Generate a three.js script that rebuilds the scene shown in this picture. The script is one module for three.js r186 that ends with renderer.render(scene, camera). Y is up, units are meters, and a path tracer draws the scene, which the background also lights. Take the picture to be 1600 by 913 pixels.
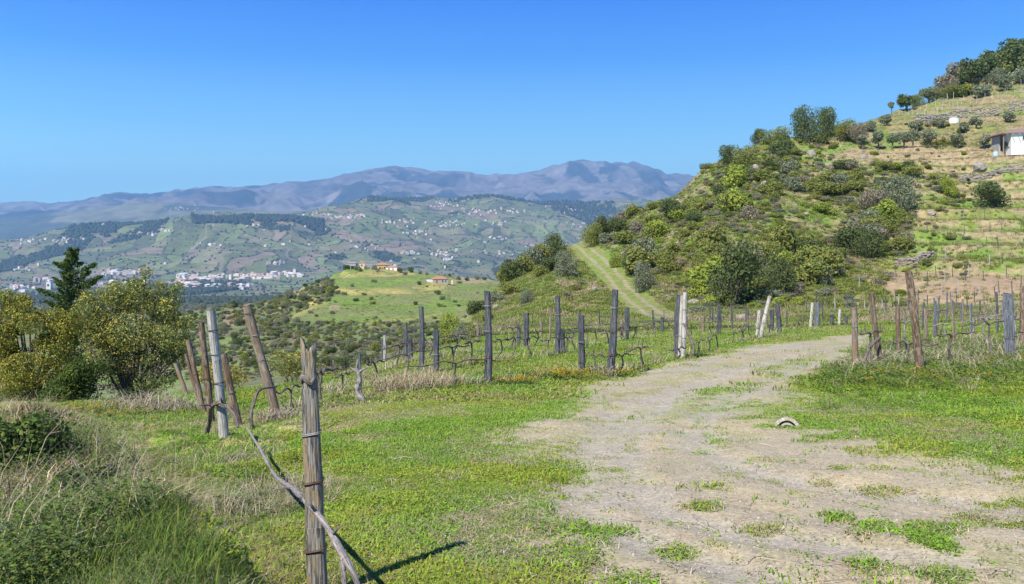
import * as THREE from 'three';
import { mergeGeometries } from 'three/addons/utils/BufferGeometryUtils.js';

// ---------------------------------------------------------------- camera, sky, sun, exposure
const F = 1386, HY = 372;                                   // focal length and eye level of a 1600 x 913 picture
const scene = new THREE.Scene();
const camera = new THREE.PerspectiveCamera(2 * Math.atan(456.5 / F) * 180 / Math.PI, 1600 / 913, 0.1, 60000);
camera.setViewOffset(1600, 913, 0, 84.5, 1600, 913);        // the lens is shifted so that upright posts stay upright
camera.position.set(0, 0, 0);
const renderer = new THREE.WebGLRenderer({ antialias: true });
renderer.toneMapping = THREE.LinearToneMapping;
renderer.toneMappingExposure = 1.6;
renderer.shadowMap.enabled = true;

const SUN_EL = 47 * Math.PI / 180, SUN_DIR = new THREE.Vector3(-0.57 * Math.cos(SUN_EL), Math.sin(SUN_EL), 0.82 * Math.cos(SUN_EL)).normalize();
const sun = new THREE.DirectionalLight(new THREE.Color(1.0, 0.94, 0.83), 5.0);
sun.position.copy(SUN_DIR).multiplyScalar(300); sun.target.position.set(0, 0, -60); sun.position.add(sun.target.position);
sun.castShadow = true; sun.shadow.mapSize.set(4096, 4096);
Object.assign(sun.shadow.camera, { left: -150, right: 150, top: 150, bottom: -150, near: 1, far: 800 });
scene.add(sun, sun.target);
{ // clear air: pale at the horizon, deep blue overhead, the same all the way round
  const W = 16, H = 512, data = new Float32Array(W * H * 4);
  const stops = [[0, 0.44, 0.78, 0.8], [0.06, 0.36, 0.7, 0.79], [0.124, 0.165, 0.44, 0.72], [0.196, 0.052, 0.24, 0.66], [0.26, 0.022, 0.15, 0.61], [0.45, 0.01, 0.08, 0.43], [1, 0.006, 0.045, 0.26]];
  for (let y = 0; y < H; y++) {
    const el = ((y + 0.5) / H - 0.5) * Math.PI, s = Math.max(0, Math.sin(el));
    let k = 0; while (k < stops.length - 2 && stops[k + 1][0] < s) k++;
    const a = stops[k], b = stops[k + 1], t = Math.min(1, Math.max(0, (s - a[0]) / (b[0] - a[0])));
    for (let x = 0; x < W; x++) { const o = (y * W + x) * 4; for (let c = 0; c < 3; c++) data[o + c] = a[c + 1] + (b[c + 1] - a[c + 1]) * t; data[o + 3] = 1; }
  }
  const t = new THREE.DataTexture(data, W, H, THREE.RGBAFormat, THREE.FloatType);
  t.mapping = THREE.EquirectangularReflectionMapping; t.magFilter = THREE.LinearFilter; t.minFilter = THREE.LinearFilter; t.needsUpdate = true;
  scene.background = t; scene.environment = t;
}
scene.fog = new THREE.FogExp2(new THREE.Color(0.28, 0.58, 1.0), 7.2e-5);

// ---------------------------------------------------------------- small tools
function rng(seed) { let s = seed | 0; return () => { s = (s + 0x6d2b79f5) | 0; let t = Math.imul(s ^ (s >>> 15), 1 | s); t = (t + Math.imul(t ^ (t >>> 7), 61 | t)) ^ t; return ((t ^ (t >>> 14)) >>> 0) / 4294967296; }; }
const lerp = (a, b, t) => a + (b - a) * t, clamp = (x, a, b) => Math.min(b, Math.max(a, x));
const sm = (a, b, x) => { const t = clamp((x - a) / (b - a), 0, 1); return t * t * (3 - 2 * t); };
const NT = new Float32Array(65536); { const r = rng(77); for (let i = 0; i < 65536; i++) NT[i] = r(); }
function vn(x, y) {
  const xi = Math.floor(x), yi = Math.floor(y), fx = x - xi, fy = y - yi, u = fx * fx * (3 - 2 * fx), v = fy * fy * (3 - 2 * fy);
  const a = (yi & 255) << 8, b = ((yi + 1) & 255) << 8, c = xi & 255, d = (xi + 1) & 255;
  const p = NT[a | c], q = NT[a | d], s = NT[b | c], t = NT[b | d];
  return (p + (q - p) * u) * (1 - v) + (s + (t - s) * u) * v;
}
function fbm(x, y, o) { let s = 0, a = 0.5, n = 0; for (let i = 0; i < o; i++) { s += a * vn(x, y); n += a; a *= 0.5; const q = x * 1.6 - y * 1.2; y = x * 1.2 + y * 1.6 + 17.3; x = q + 5.1; } return s / n; }
const ridge = (x, y, o) => { let s = 0, a = 0.5, n = 0; for (let i = 0; i < o; i++) { s += a * (1 - Math.abs(2 * vn(x, y) - 1)); n += a; a *= 0.5; const q = x * 1.6 - y * 1.2; y = x * 1.2 + y * 1.6 + 9.7; x = q + 3.3; } return s / n; };
function table(list, x) { let k = 0; if (x <= list[0][0]) return list[0][1]; while (k < list.length - 2 && list[k + 1][0] < x) k++; const a = list[k], b = list[k + 1]; return lerp(a[1], b[1], clamp((x - a[0]) / (b[0] - a[0]), 0, 1)); }
const V = (x, y, z) => new THREE.Vector3(x, y, z);

// ---------------------------------------------------------------- lie of the land (camera at the origin, D metres ahead is z = -D)
// each column: towards that bearing the ground at distance D is seen at that height in the picture
const MID = [
  [-500, [[16, 640], [30, 680], [70, 665], [150, 610], [400, 545], [800, 505], [1300, 492]]],
  [0, [[18, 640], [30, 680], [70, 660], [150, 605], [400, 540], [800, 503], [1300, 490]]],
  [200, [[18, 640], [30, 668], [60, 650], [120, 610], [300, 540], [700, 503], [1300, 488]]],
  [300, [[20, 632], [30, 650], [60, 632], [100, 596], [200, 535], [300, 508], [450, 484], [600, 497], [1300, 486]]],
  [400, [[22, 622], [45, 632], [80, 600], [150, 548], [250, 512], [350, 492], [450, 472], [600, 484], [1300, 485]]],
  [480, [[25, 612], [45, 622], [80, 592], [150, 546], [250, 508], [350, 475], [480, 442], [620, 462], [1300, 483]]],
  [540, [[28, 600], [45, 612], [80, 585], [150, 545], [250, 505], [350, 470], [450, 438], [550, 419], [680, 446], [1300, 482]]],
  [640, [[33, 577], [45, 582], [80, 568], [150, 538], [250, 503], [350, 470], [450, 440], [550, 422], [680, 448], [1300, 481]]],
  [700, [[38, 558], [60, 556], [90, 545], [150, 525], [250, 498], [350, 470], [450, 444], [550, 429], [680, 455], [1300, 480]]],
  [740, [[42, 545], [60, 533], [80, 512], [110, 480], [130, 492], [200, 505], [300, 480], [450, 448], [550, 432], [680, 458], [1300, 480]]],
  [800, [[45, 533], [60, 519], [85, 490], [115, 450], [140, 421], [170, 450], [250, 490], [450, 452], [550, 438], [680, 462], [1300, 480]]],
  [870, [[45, 527], [70, 500], [100, 450], [130, 408], [150, 384], [175, 410], [250, 470], [550, 460], [1300, 480]]],
  [900, [[45, 526], [80, 494], [100, 463], [130, 406], [150, 379], [165, 382], [200, 420], [300, 470], [1300, 480]]],
  [930, [[45, 526], [80, 493], [100, 452], [130, 398], [155, 360], [180, 385], [300, 470], [1300, 480]]],
  [1000, [[45, 525], [80, 491], [100, 450], [130, 378], [160, 326], [200, 355], [300, 460], [1300, 480]]],
  [1060, [[45, 524], [80, 489], [100, 440], [130, 364], [160, 298], [200, 330], [320, 450], [1300, 480]]],
  [1100, [[45, 524], [78, 488], [100, 422], [130, 338], [165, 256], [200, 290], [320, 440], [1300, 480]]],
  [1200, [[45, 524], [75, 490], [100, 412], [130, 322], [160, 248], [182, 210], [230, 260], [350, 430], [1300, 480]]],
  [1300, [[45, 524], [75, 488], [95, 436], [120, 370], [150, 290], [175, 232], [195, 196], [250, 240], [370, 420], [1300, 480]]],
  [1400, [[45, 522], [75, 480], [90, 450], [115, 386], [140, 312], [165, 246], [190, 201], [215, 170], [270, 210], [400, 400], [1300, 480]]],
  [1500, [[45, 519], [75, 470], [90, 440], [115, 380], [140, 312], [165, 240], [200, 176], [240, 130], [290, 170], [420, 380], [1300, 480]]],
  [1600, [[45, 515], [75, 460], [90, 430], [115, 370], [140, 305], [160, 232], [200, 166], [250, 88], [310, 130], [450, 360], [1300, 480]]],
  [2100, [[45, 500], [75, 440], [115, 340], [160, 215], [250, 40], [320, 60], [500, 330], [1300, 480]]],
];
const C1 = [[-500, 392], [0, 379], [60, 368], [110, 357], [170, 352], [230, 345], [300, 341], [345, 338], [400, 337], [450, 331], [500, 324], [525, 315], [570, 305], [660, 306], [740, 310], [860, 313], [960, 315], [1100, 320], [1500, 335], [2100, 350]];
const C1D = [[0, 5200], [450, 5300], [530, 6000], [700, 6600], [1000, 7000]];
const C2 = [[-500, 365], [0, 346], [100, 338], [170, 328], [240, 319], [330, 321], [420, 326], [520, 326], [700, 330], [2100, 360]];
const C3 = [[-500, 325], [-100, 320], [0, 318], [40, 315], [75, 320], [120, 313], [174, 307], [240, 305], [275, 297], [350, 291], [450, 281], [520, 274], [560, 264], [600, 258], [660, 261], [690, 265], [740, 268], [800, 272], [850, 263], [880, 253], [910, 248], [940, 251], [970, 253], [1000, 254], [1020, 258], [1048, 269], [1075, 268], [1110, 280], [1300, 300], [2100, 330]];
const U0 = -0.95, U1 = 0.95, NU = 380, L0 = Math.log(14), L1 = Math.log(18000), NL = 720;
const G = new Float32Array(NU * NL);
{
  const logs = MID.map(([px, l]) => [(px - 800) / F, l.map(([D, y]) => [Math.log(D), y])]);
  for (let i = 0; i < NU; i++) {
    const u = lerp(U0, U1, i / (NU - 1)), px = 800 + F * u;
    let k = 0; while (k < logs.length - 2 && logs[k + 1][0] < u) k++;
    const t = clamp((u - logs[k][0]) / (logs[k + 1][0] - logs[k][0]), 0, 1);
    const c1 = table(C1, px), d1 = table(C1D, px), c2 = table(C2, px), c3 = table(C3, px);
    const far = [[1000, 484], [2200, 473], [3100, 463], [3600, 452], [4050, 436], [lerp(4050, d1, 0.5), lerp(436, c1, 0.45)], [d1 * 0.93, c1 + 12], [d1, c1], [d1 * 1.1, c1 + 7], [7900, Math.max(c1, c2) + 14], [9000, c2], [9800, c2 + 10], [11300, lerp(Math.min(c2, c1 + 4), c3, 0.22) + 6], [12600, lerp(Math.min(c2, c1), c3, 0.62)], [14000, c3], [15200, c3 + 14], [18000, c3 + 70]].map(([D, y]) => [Math.log(D), y]);
    for (let j = 0; j < NL; j++) {
      const L = lerp(L0, L1, j / (NL - 1)), D = Math.exp(L);
      const m = lerp(table(logs[k][1], L), table(logs[k + 1][1], L), t), f = table(far, L), w = sm(900, 1500, D);
      G[i * NL + j] = lerp(m, f, w);
    }
  }
  const T = new Float32Array(G.length);                     // round the corners off
  for (let pass = 0; pass < 2; pass++) {
    for (let i = 0; i < NU; i++) for (let j = 0; j < NL; j++) { let s = 0, n = 0; for (let d = -3; d <= 3; d++) { const q = j + d; if (q >= 0 && q < NL) { s += G[i * NL + q]; n++; } } T[i * NL + j] = s / n; }
    for (let i = 0; i < NU; i++) for (let j = 0; j < NL; j++) { let s = 0, n = 0; for (let d = -1; d <= 1; d++) { const q = i + d; if (q >= 0 && q < NU) { s += T[q * NL + j]; n++; } } G[i * NL + j] = s / n; }
  }
}
function tabY(u, D) {
  const a = clamp((u - U0) / (U1 - U0), 0, 0.99999) * (NU - 1), b = clamp((Math.log(D) - L0) / (L1 - L0), 0, 0.99999) * (NL - 1);
  const i = Math.floor(a), j = Math.floor(b), s = a - i, t = b - j, o = i * NL + j;
  return lerp(lerp(G[o], G[o + 1], t), lerp(G[o + NL], G[o + NL + 1], t), s);
}
const tabH = (x, D) => -(tabY(x / D, D) - HY) / F * D;
// foreground bench: falls away gently, a weedy bank on the left
const BANK = [-1.62, 4.1, -4.3, 8.6];
function bench(x, D) {
  let h = -(1.34 + 0.078 * Math.min(D, 43) + 0.06 * Math.max(0, D - 43));
  if (x > 2) h += 0.035 * (x - 2);
  h -= 0.33 * sm(-1, -4, x) - 0.1 * sm(-5, -9, x);
  h -= 0.28 * sm(9, 16, D) * sm(-2.5, -5.5, x);
  const [ax, ad, bx, bd] = BANK, ll = Math.hypot(bx - ax, bd - ad), nx = -(bd - ad) / ll, nd = (bx - ax) / ll; // left normal of the bank's lip
  const side = (x - ax) * nx + (D - ad) * nd, along = ((x - ax) * (bx - ax) + (D - ad) * (bd - ad)) / ll;
  const wob = (fbm(x * 0.9 + 3, D * 0.9, 3) - 0.5) * 0.7;
  h += (0.56 + 0.12 * fbm(x * 0.6, D * 0.6, 2)) * sm(-0.1, 0.3, side + wob) * sm(6.6, 3.6, along) * sm(4.2, 2.0, side);
  h -= 0.16 * Math.exp(-Math.pow((side + wob + 0.25) / 0.25, 2)) * sm(6.2, 4.8, along);
  h += (fbm(x * 1.6 + 11, D * 1.6, 3) - 0.5) * 0.5 * sm(-1.5, -2.3, x) * sm(14, 9, D);
  h += (fbm(x * 0.35, D * 0.35, 3) - 0.5) * 0.16 + (fbm(x * 2.3, D * 2.3, 3) - 0.5) * 0.05;
  return h;
}
const RUTS_READY = { on: false };
const EDGE = [[0, 17], [200, 17], [300, 19], [450, 21], [600, 29], [700, 35], [770, 41]];
const TRACK = [];                                           // the dirt track on the spur, filled in below
function trackDist(x, D) { let best = 1e9, at = 0; for (let i = 0; i < TRACK.length - 1; i++) { const a = TRACK[i], b = TRACK[i + 1], dx = b[0] - a[0], dd = b[1] - a[1], t = clamp(((x - a[0]) * dx + (D - a[1]) * dd) / (dx * dx + dd * dd), 0, 1), ex = x - a[0] - t * dx, ed = D - a[1] - t * dd, q = ex * ex + ed * ed; if (q < best) { best = q; at = Math.sign(ex * dd - ed * dx); } } return Math.sqrt(best) * (at || 1); }
function H(x, D) {
  const px = D > 1 ? 800 + F * x / D : 800, e = table(EDGE, px), w = D < 14.5 ? 0 : sm(e - 1, e * 1.28, D);
  let h = w < 1 ? bench(x, D) : 0;
  if (RUTS_READY.on && D > 2 && D < 26 && x > -1 && x < 12) { const rd = rutD(x, D); h += -0.025 * sm(0.24, 0.08, rd) + 0.012 * sm(0.2, 0.32, rd) * sm(0.5, 0.36, rd); }
  if (w > 0) {
    let m = tabH(x, D);
    if (D < 1500) {
      const k = sm(40, 75, D) * sm(1500, 900, D);
      m += (fbm(x / 11, D / 11, 4) - 0.5) * (px > 880 ? 2.2 : 1.6) * k * (1 - 0.6 * sm(880, 760, px));
      if (px > 1330 && D > 80 && D < 260) { const q = (m + 40) / 1.7, f = q - Math.floor(q); m = lerp(m, (Math.floor(q) + sm(0.5, 0.95, f)) * 1.7 - 40, 0.75 * sm(1330, 1400, px) * sm(80, 95, D)); }
      if (px < 780 && px > 380 && D > 230 && D < 700) { const q = (m + 90) / 2.6, f = q - Math.floor(q); m = lerp(m, (Math.floor(q) + sm(0.55, 0.95, f)) * 2.6 - 90, 0.85 * sm(230, 290, D) * sm(380, 440, px)); }
      if (px < 700 && D > 70) m += (fbm(x / 60 + 4, D / 60, 3) - 0.5) * 7 * sm(70, 200, D) * sm(700, 500, D);
    }
    if (D > 1200) {
      const a = sm(1200, 4200, D) * sm(8500, 7000, D), b = sm(8200, 11000, D), a2 = sm(6800, 8600, D) * sm(11000, 9600, D);
      if (a > 0) m += a * ((ridge(x / 800 + 1.7, D / 1300 + 2.2, 5) - 0.62) * 135 * sm(3700, 4700, D) + (fbm(x / 260, D / 260, 3) - 0.5) * 22);
      if (a2 > 0) m += a2 * (ridge(x / 1500, D / 1500, 4) - 0.62) * 110;
      if (b > 0) m += b * ((ridge(x / 2100 + 8.3, D / 2600 + 1.1, 5) - 0.62) * 380 * (1 - 0.72 * sm(12900, 13900, D)) + (ridge(x / 620, D / 700, 5) - 0.6) * 210 * (1 - 0.55 * sm(13300, 13900, D)) + (vn(x / 130, D / 400) - 0.5) * 45 * (0.25 + sm(600, 3000, x) + 0.7 * sm(-9000, -3000, -Math.abs(x + 200))));
    }
    h = lerp(h, m, w);
  }
  if (TRACK.length && px > 820 && px < 1120 && D > 60 && D < 175) { const d = Math.abs(trackDist(x, D)); if (d < 3.5) { const t0 = tabH(x, D); h = lerp(t0 - 0.1 + (fbm(x / 4, D / 4, 2) - 0.5) * 0.15, h, sm(1.5, 3.5, d)); } }
  return h;
}
const UNP = (px, py, D) => V((px - 800) / F * D, -(py - HY) / F * D, -D);   // a sight line at depth D
function hit(px, py, D0 = 2.2, D1 = 16000) {                                 // where a sight line meets the land
  const u = (px - 800) / F, k = (py - HY) / F; let a = D0;
  for (let D = D0; D < D1; D *= 1.012) { if (-k * D <= H(u * D, D)) { let b = D; for (let i = 0; i < 12; i++) { const m = (a + b) / 2; if (-k * m <= H(u * m, m)) b = m; else a = m; } return { x: u * b, D: b, y: H(u * b, b) }; } a = D; }
  return null;
}
function hitNear(px, py, most = 300) { for (let y = py; y < py + 60; y += 2) { const h = hit(px, y, 40, most); if (h) return h; } return null; }
for (const [px, D] of [[1060, 70], [1030, 78], [1005, 86], [985, 95], [965, 106], [942, 120], [922, 134], [905, 148], [897, 158], [890, 172]]) TRACK.push([(px - 800) / F * D, D]);
const G3 = (x, D, up = 0) => V(x, H(x, D) + up, -D);
const GP = (px, D, up = 0) => G3((px - 800) / F * D, D, up);

// ---------------------------------------------------------------- colour textures
const S8 = new Uint8Array(4097); for (let i = 0; i <= 4096; i++) { const c = i / 4096; S8[i] = Math.round(255 * (c <= 0.0031308 ? 12.92 * c : 1.055 * Math.pow(c, 1 / 2.4) - 0.055)); }
const to8 = (c) => S8[c <= 0 ? 0 : c >= 1 ? 4096 : (c * 4096) | 0];
function paint(w, h, fn, srgb = true) {
  const d = new Uint8Array(w * h * 4), o = [0, 0, 0];
  for (let j = 0, p = 0; j < h; j++) for (let i = 0; i < w; i++, p += 4) { fn(i, j, o); for (let c = 0; c < 3; c++) d[p + c] = srgb ? to8(o[c]) : clamp(o[c], 0, 1) * 255; d[p + 3] = 255; }
  const t = new THREE.DataTexture(d, w, h, THREE.RGBAFormat);
  t.magFilter = THREE.LinearFilter; t.minFilter = THREE.LinearMipmapLinearFilter; t.generateMipmaps = true; t.wrapS = t.wrapT = THREE.RepeatWrapping;
  if (srgb) t.colorSpace = THREE.SRGBColorSpace; t.needsUpdate = true; return t;
}
const mix3 = (o, c, t) => { o[0] += (c[0] - o[0]) * t; o[1] += (c[1] - o[1]) * t; o[2] += (c[2] - o[2]) * t; };
const rep = (t, x, y) => { const c = t.clone(); c.repeat.set(x, y); c.needsUpdate = true; return c; };
const tileN = (x, y, p, o) => { let s = 0, a = 0.5, n = 0; for (let i = 0; i < o; i++) { const X = ((x % p) + p) % p, Y = ((y % p) + p) % p, xi = Math.floor(X), yi = Math.floor(Y), fx = X - xi, fy = Y - yi, u = fx * fx * (3 - 2 * fx), v = fy * fy * (3 - 2 * fy), x1 = (xi + 1) % p, y1 = (yi + 1) % p; const q = (i2, j2) => NT[((j2 * 7 + i * 31) & 255) << 8 | ((i2 * 3 + i * 17) & 255)]; s += a * ((q(xi, yi) * (1 - u) + q(x1, yi) * u) * (1 - v) + (q(xi, y1) * (1 - u) + q(x1, y1) * u) * v); n += a; a *= 0.55; x *= 2; y *= 2; p *= 2; } return s / n; };
const grit = paint(512, 512, (i, j, o) => { const v = tileN(i / 16, j / 16, 32, 4) * 0.8 + tileN(i / 4, j / 4, 128, 2) * 0.2; o[0] = o[1] = o[2] = v; }, false);

// the yard and the lane: outline found on the picture, laid on the ground
const ROADPX = [[835, 1200], [832, 913], [805, 760], [815, 705], [855, 655], [925, 608], [1015, 578], [1120, 553], [1230, 537], [1320, 525], [1362, 523], [1348, 547], [1312, 569], [1262, 598], [1215, 628], [1195, 655], [1290, 675], [1400, 700], [1600, 738], [2100, 800], [2300, 1200]];
const ROAD = ROADPX.map(([px, py]) => { const u = (px - 800) / F, k = (py - HY) / F; let D = 1.34 / Math.max(0.02, k - 0.078); for (let i = 0; i < 8; i++) D = -bench(u * D, D) / k; return [u * D, D]; });
const RG = 256, RX0 = -22, RX1 = 34, RD0 = -8, RD1 = 52, RS = new Float32Array(RG * RG);
for (let j = 0; j < RG; j++) for (let i = 0; i < RG; i++) {
  const x = lerp(RX0, RX1, i / (RG - 1)), D = lerp(RD0, RD1, j / (RG - 1)); let best = 1e9, inside = false;
  for (let a = 0, b = ROAD.length - 1; a < ROAD.length; b = a++) {
    const [x0, d0] = ROAD[a], [x1, d1] = ROAD[b], dx = x1 - x0, dd = d1 - d0, t = clamp(((x - x0) * dx + (D - d0) * dd) / (dx * dx + dd * dd), 0, 1);
    best = Math.min(best, Math.hypot(x - x0 - t * dx, D - d0 - t * dd));
    if ((d0 > D) !== (d1 > D) && x < (x1 - x0) * (D - d0) / (d1 - d0) + x0) inside = !inside;
  }
  RS[j * RG + i] = inside ? best : -best;
}
function roadSD(x, D) { const a = clamp((x - RX0) / (RX1 - RX0), 0, 0.9999) * (RG - 1), b = clamp((D - RD0) / (RD1 - RD0), 0, 0.9999) * (RG - 1), i = Math.floor(a), j = Math.floor(b), o = j * RG + i; return lerp(lerp(RS[o], RS[o + 1], a - i), lerp(RS[o + RG], RS[o + RG + 1], a - i), b - j); }
const STRIP = [[1080, 640], [1150, 607], [1205, 582], [1260, 562], [1320, 543]].map(([px, py]) => { const u = (px - 800) / F, k = (py - HY) / F; let D = 10; for (let i = 0; i < 12; i++) D = -bench(u * D, D) / k; return [u * D, D]; });
function stripD(x, D) { let b = 1e9; for (let i = 0; i < STRIP.length - 1; i++) { const [x0, d0] = STRIP[i], [x1, d1] = STRIP[i + 1], dx = x1 - x0, dd = d1 - d0, t = clamp(((x - x0) * dx + (D - d0) * dd) / (dx * dx + dd * dd), 0, 1); b = Math.min(b, Math.hypot(x - x0 - t * dx, D - d0 - t * dd)); } return b; }
const RUTS = [[[1240, 556], [1060, 607], [960, 655], [905, 725], [925, 800], [1050, 862], [1260, 925]], [[1315, 553], [1190, 600], [1100, 648], [1085, 697], [1185, 742], [1400, 775], [1750, 805]], [[1330, 540], [1180, 572], [1050, 618], [985, 668], [965, 730], [1010, 790], [1160, 835], [1450, 870]]].map((l) => l.map(([px, py]) => { const u = (px - 800) / F, k = (py - HY) / F; let D = 10; for (let i = 0; i < 12; i++) D = -bench(u * D, D) / k; return [u * D, D]; }));
function rutD(x, D) { let b = 1e9; for (const l of RUTS) for (let i = 0; i < l.length - 1; i++) { const [x0, d0] = l[i], [x1, d1] = l[i + 1], dx = x1 - x0, dd = d1 - d0, t = clamp(((x - x0) * dx + (D - d0) * dd) / (dx * dx + dd * dd), 0, 1), ex = x - x0 - t * dx, ed = D - d0 - t * dd; b = Math.min(b, ex * ex + ed * ed); } return Math.sqrt(b); }
const gi = { dirt: 0, grass: 0, dry: 0 };
function groundCover(x, D) {
  const n1 = fbm(x * 0.7, D * 0.7, 3), n2 = fbm(x * 2.6 + 9, D * 2.6, 3), sd = roadSD(x, D);
  let dirt = sm(-0.55, 0.65, sd + (n1 - 0.5) * 0.9 + (n2 - 0.5) * 0.8 + 0.1);
  const tuft = fbm(x * 3.4 + 21, D * 3.4 + 4, 3);
  if (sd > 0 && D < 7.5 && x > -0.2) dirt *= 1 - 0.5 * sm(0.67, 0.74, tuft + 0.1 * sm(1.2, 2.4, x) * sm(6.0, 5.3, D) * sm(4.2, 4.7, D));
  if (sd > 0 && D > 7) { dirt *= 1 - 0.28 * sm(0.55, 0.1, stripD(x, D) + (n2 - 0.5) * 0.7); dirt *= 1 - 0.2 * sm(0.6, 0.7, tuft); }
  const left = sm(-0.6, -2.4, x + (D - 8) * 0.12 + (n1 - 0.5) * 1.8) * sm(20, 11, D);
  gi.dirt = dirt; gi.grass = 1 - dirt; gi.dry = clamp(sm(0.44, 0.7, fbm(x * 0.45 + 40, D * 0.45, 3) + (n2 - 0.5) * 0.35) * 0.6 + left * 0.2 + 0.12 * sm(-1.6, -0.2, sd), 0, 1);
  return n2;
}
const C_DIRT = [0.355, 0.3, 0.19], C_GREY = [0.345, 0.308, 0.22], C_STRAW = [0.42, 0.345, 0.185], C_SOIL = [0.24, 0.175, 0.1], C_GRASS = [0.175, 0.275, 0.026], C_OLIVE = [0.25, 0.265, 0.055];
function groundCol(x, D, o) {
  const n2 = groundCover(x, D), sd0 = roadSD(x, D), fine = vn(x * 46, D * 46), mid = fbm(x * 9, D * 9, 3), big = fbm(x * 0.32 + 3, D * 0.32 + 8, 3), f2 = vn(x * 21 + 3, D * 21);
  o[0] = C_DIRT[0]; o[1] = C_DIRT[1]; o[2] = C_DIRT[2];
  mix3(o, C_GREY, sm(0.4, 0.62, big)); mix3(o, C_STRAW, 0.6 * sm(0.48, 0.66, fbm(x * 1.9 + 50, D * 1.9, 3))); mix3(o, C_SOIL, 0.5 * sm(0.6, 0.75, mid * 0.6 + f2 * 0.4)); mix3(o, C_OLIVE, 0.45 * sm(0.52, 0.7, fbm(x * 1.1 + 80, D * 1.4, 4)));
  { const rd = sd0 > -0.4 ? rutD(x, D) + (n2 - 0.5) * 0.35 : 9, w = sm(0.26, 0.1, rd); mix3(o, [0.36, 0.325, 0.25], 0.55 * w); mix3(o, C_OLIVE, 0.3 * sm(0.25, 0.6, rd) * sm(1.2, 0.7, rd) * sm(0.4, 0.6, big + mid * 0.3 - 0.1)); }
  const speck = NT[((Math.floor(x * 110) * 131) ^ (Math.floor(D * 110) * 977)) & 65535], b = 0.66 + 0.28 * fine + 0.24 * (f2 - 0.5) + 0.42 * speck; o[0] *= b; o[1] *= b; o[2] *= b;
  if (speck > 0.965) mix3(o, [0.5, 0.48, 0.44], 0.6); else if (speck < 0.05) mix3(o, [0.14, 0.125, 0.11], 0.6);
  const g0 = C_GRASS[0], gcol = [g0, C_GRASS[1], C_GRASS[2]];
  mix3(gcol, C_OLIVE, sm(0.35, 0.65, n2)); mix3(gcol, C_STRAW, clamp(gi.dry * (0.45 + 0.5 * f2) + 0.35 * sm(0.5, 0.75, f2 * 0.5 + mid * 0.5), 0, 1)); mix3(gcol, C_SOIL, 0.75 * sm(0.62, 0.78, mid * 0.5 + f2 * 0.5)); 
  const q = 0.72 + 0.5 * fine; gcol[0] *= q; gcol[1] *= q; gcol[2] *= q;
  mix3(o, gcol, clamp(gi.grass * 1.25 - 0.1 + (fine - 0.5) * 0.3, 0, 1));
}
RUTS_READY.on = true;
function areaTex(n, x0, x1, d0, d1, fn) { return paint(n, n, (i, j, o) => fn(lerp(x0, x1, (i + 0.5) / n), lerp(d0, d1, (j + 0.5) / n), o)); }
const log = (s) => console.log(s);
function gridMesh(name, x0, x1, nx, D0, D1, nd, uvf, mat) {
  const p = new Float32Array((nx + 1) * (nd + 1) * 3), uv = new Float32Array((nx + 1) * (nd + 1) * 2), idx = new Uint32Array(nx * nd * 6);
  for (let j = 0, a = 0; j <= nd; j++) for (let i = 0; i <= nx; i++, a++) { const x = lerp(x0, x1, i / nx), D = lerp(D0, D1, j / nd), t = uvf(x, D); p[a * 3] = x; p[a * 3 + 1] = H(x, D); p[a * 3 + 2] = -D; uv[a * 2] = t[0]; uv[a * 2 + 1] = t[1]; }
  return finish(name, p, uv, idx, nx, nd, mat);
}
function polarMesh(name, u0, u1, nu, D0, D1, nd, uvf, mat, sink = 0, sinkU = 9) {
  const p = new Float32Array((nu + 1) * (nd + 1) * 3), uv = new Float32Array((nu + 1) * (nd + 1) * 2), idx = new Uint32Array(nu * nd * 6);
  for (let j = 0, a = 0; j <= nd; j++) for (let i = 0; i <= nu; i++, a++) { const D = D0 * Math.pow(D1 / D0, j / nd), x = lerp(u0, u1, i / nu) * D, t = uvf(x, D); p[a * 3] = x; p[a * 3 + 1] = H(x, D) - sink * sm(D0 * 1.09, D0 * 1.03, D) - 0.9 * sm(sinkU, sinkU + 0.008, x / D); p[a * 3 + 2] = -D; uv[a * 2] = t[0]; uv[a * 2 + 1] = t[1]; }
  return finish(name, p, uv, idx, nu, nd, mat);
}
function finish(name, p, uv, idx, nx, nd, mat) {
  for (let j = 0, q = 0; j < nd; j++) for (let i = 0; i < nx; i++) { const a = j * (nx + 1) + i, b = a + 1, c = a + nx + 1, d = c + 1; idx[q++] = a; idx[q++] = b; idx[q++] = c; idx[q++] = b; idx[q++] = d; idx[q++] = c; }
  const g = new THREE.BufferGeometry(); g.setAttribute('position', new THREE.BufferAttribute(p, 3)); g.setAttribute('uv', new THREE.BufferAttribute(uv, 2)); g.setIndex(new THREE.BufferAttribute(idx, 1)); g.computeVertexNormals();
  const m = new THREE.Mesh(g, mat); m.name = name; m.userData.kind = 'structure'; m.castShadow = m.receiveShadow = true; scene.add(m); return m;
}
const rough = (o) => new THREE.MeshStandardMaterial({ roughness: 0.95, metalness: 0, ...o });
const uvIn = (x0, x1, d0, d1) => (x, D) => [(x - x0) / (x1 - x0), (D - d0) / (d1 - d0)];
{ // foreground and bench
  const t1 = areaTex(2048, -8, 9, -5, 12, groundCol); t1.wrapS = t1.wrapT = THREE.MirroredRepeatWrapping;
  gridMesh('ground', -24, 30, 540, -8, 12, 220, uvIn(-8, 9, -5, 12), rough({ map: t1, bumpMap: rep(grit, 11, 11), bumpScale: 0.008 }));
  const t2 = areaTex(2048, -22, 32, 12, 50, groundCol); t2.wrapS = t2.wrapT = THREE.MirroredRepeatWrapping;
  gridMesh('ground_001', -24, 32, 330, 12, 47.5, 230, uvIn(-22, 32, 12, 50), rough({ map: t2, bumpMap: rep(grit, 40, 28), bumpScale: 0.015 }));
}
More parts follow.
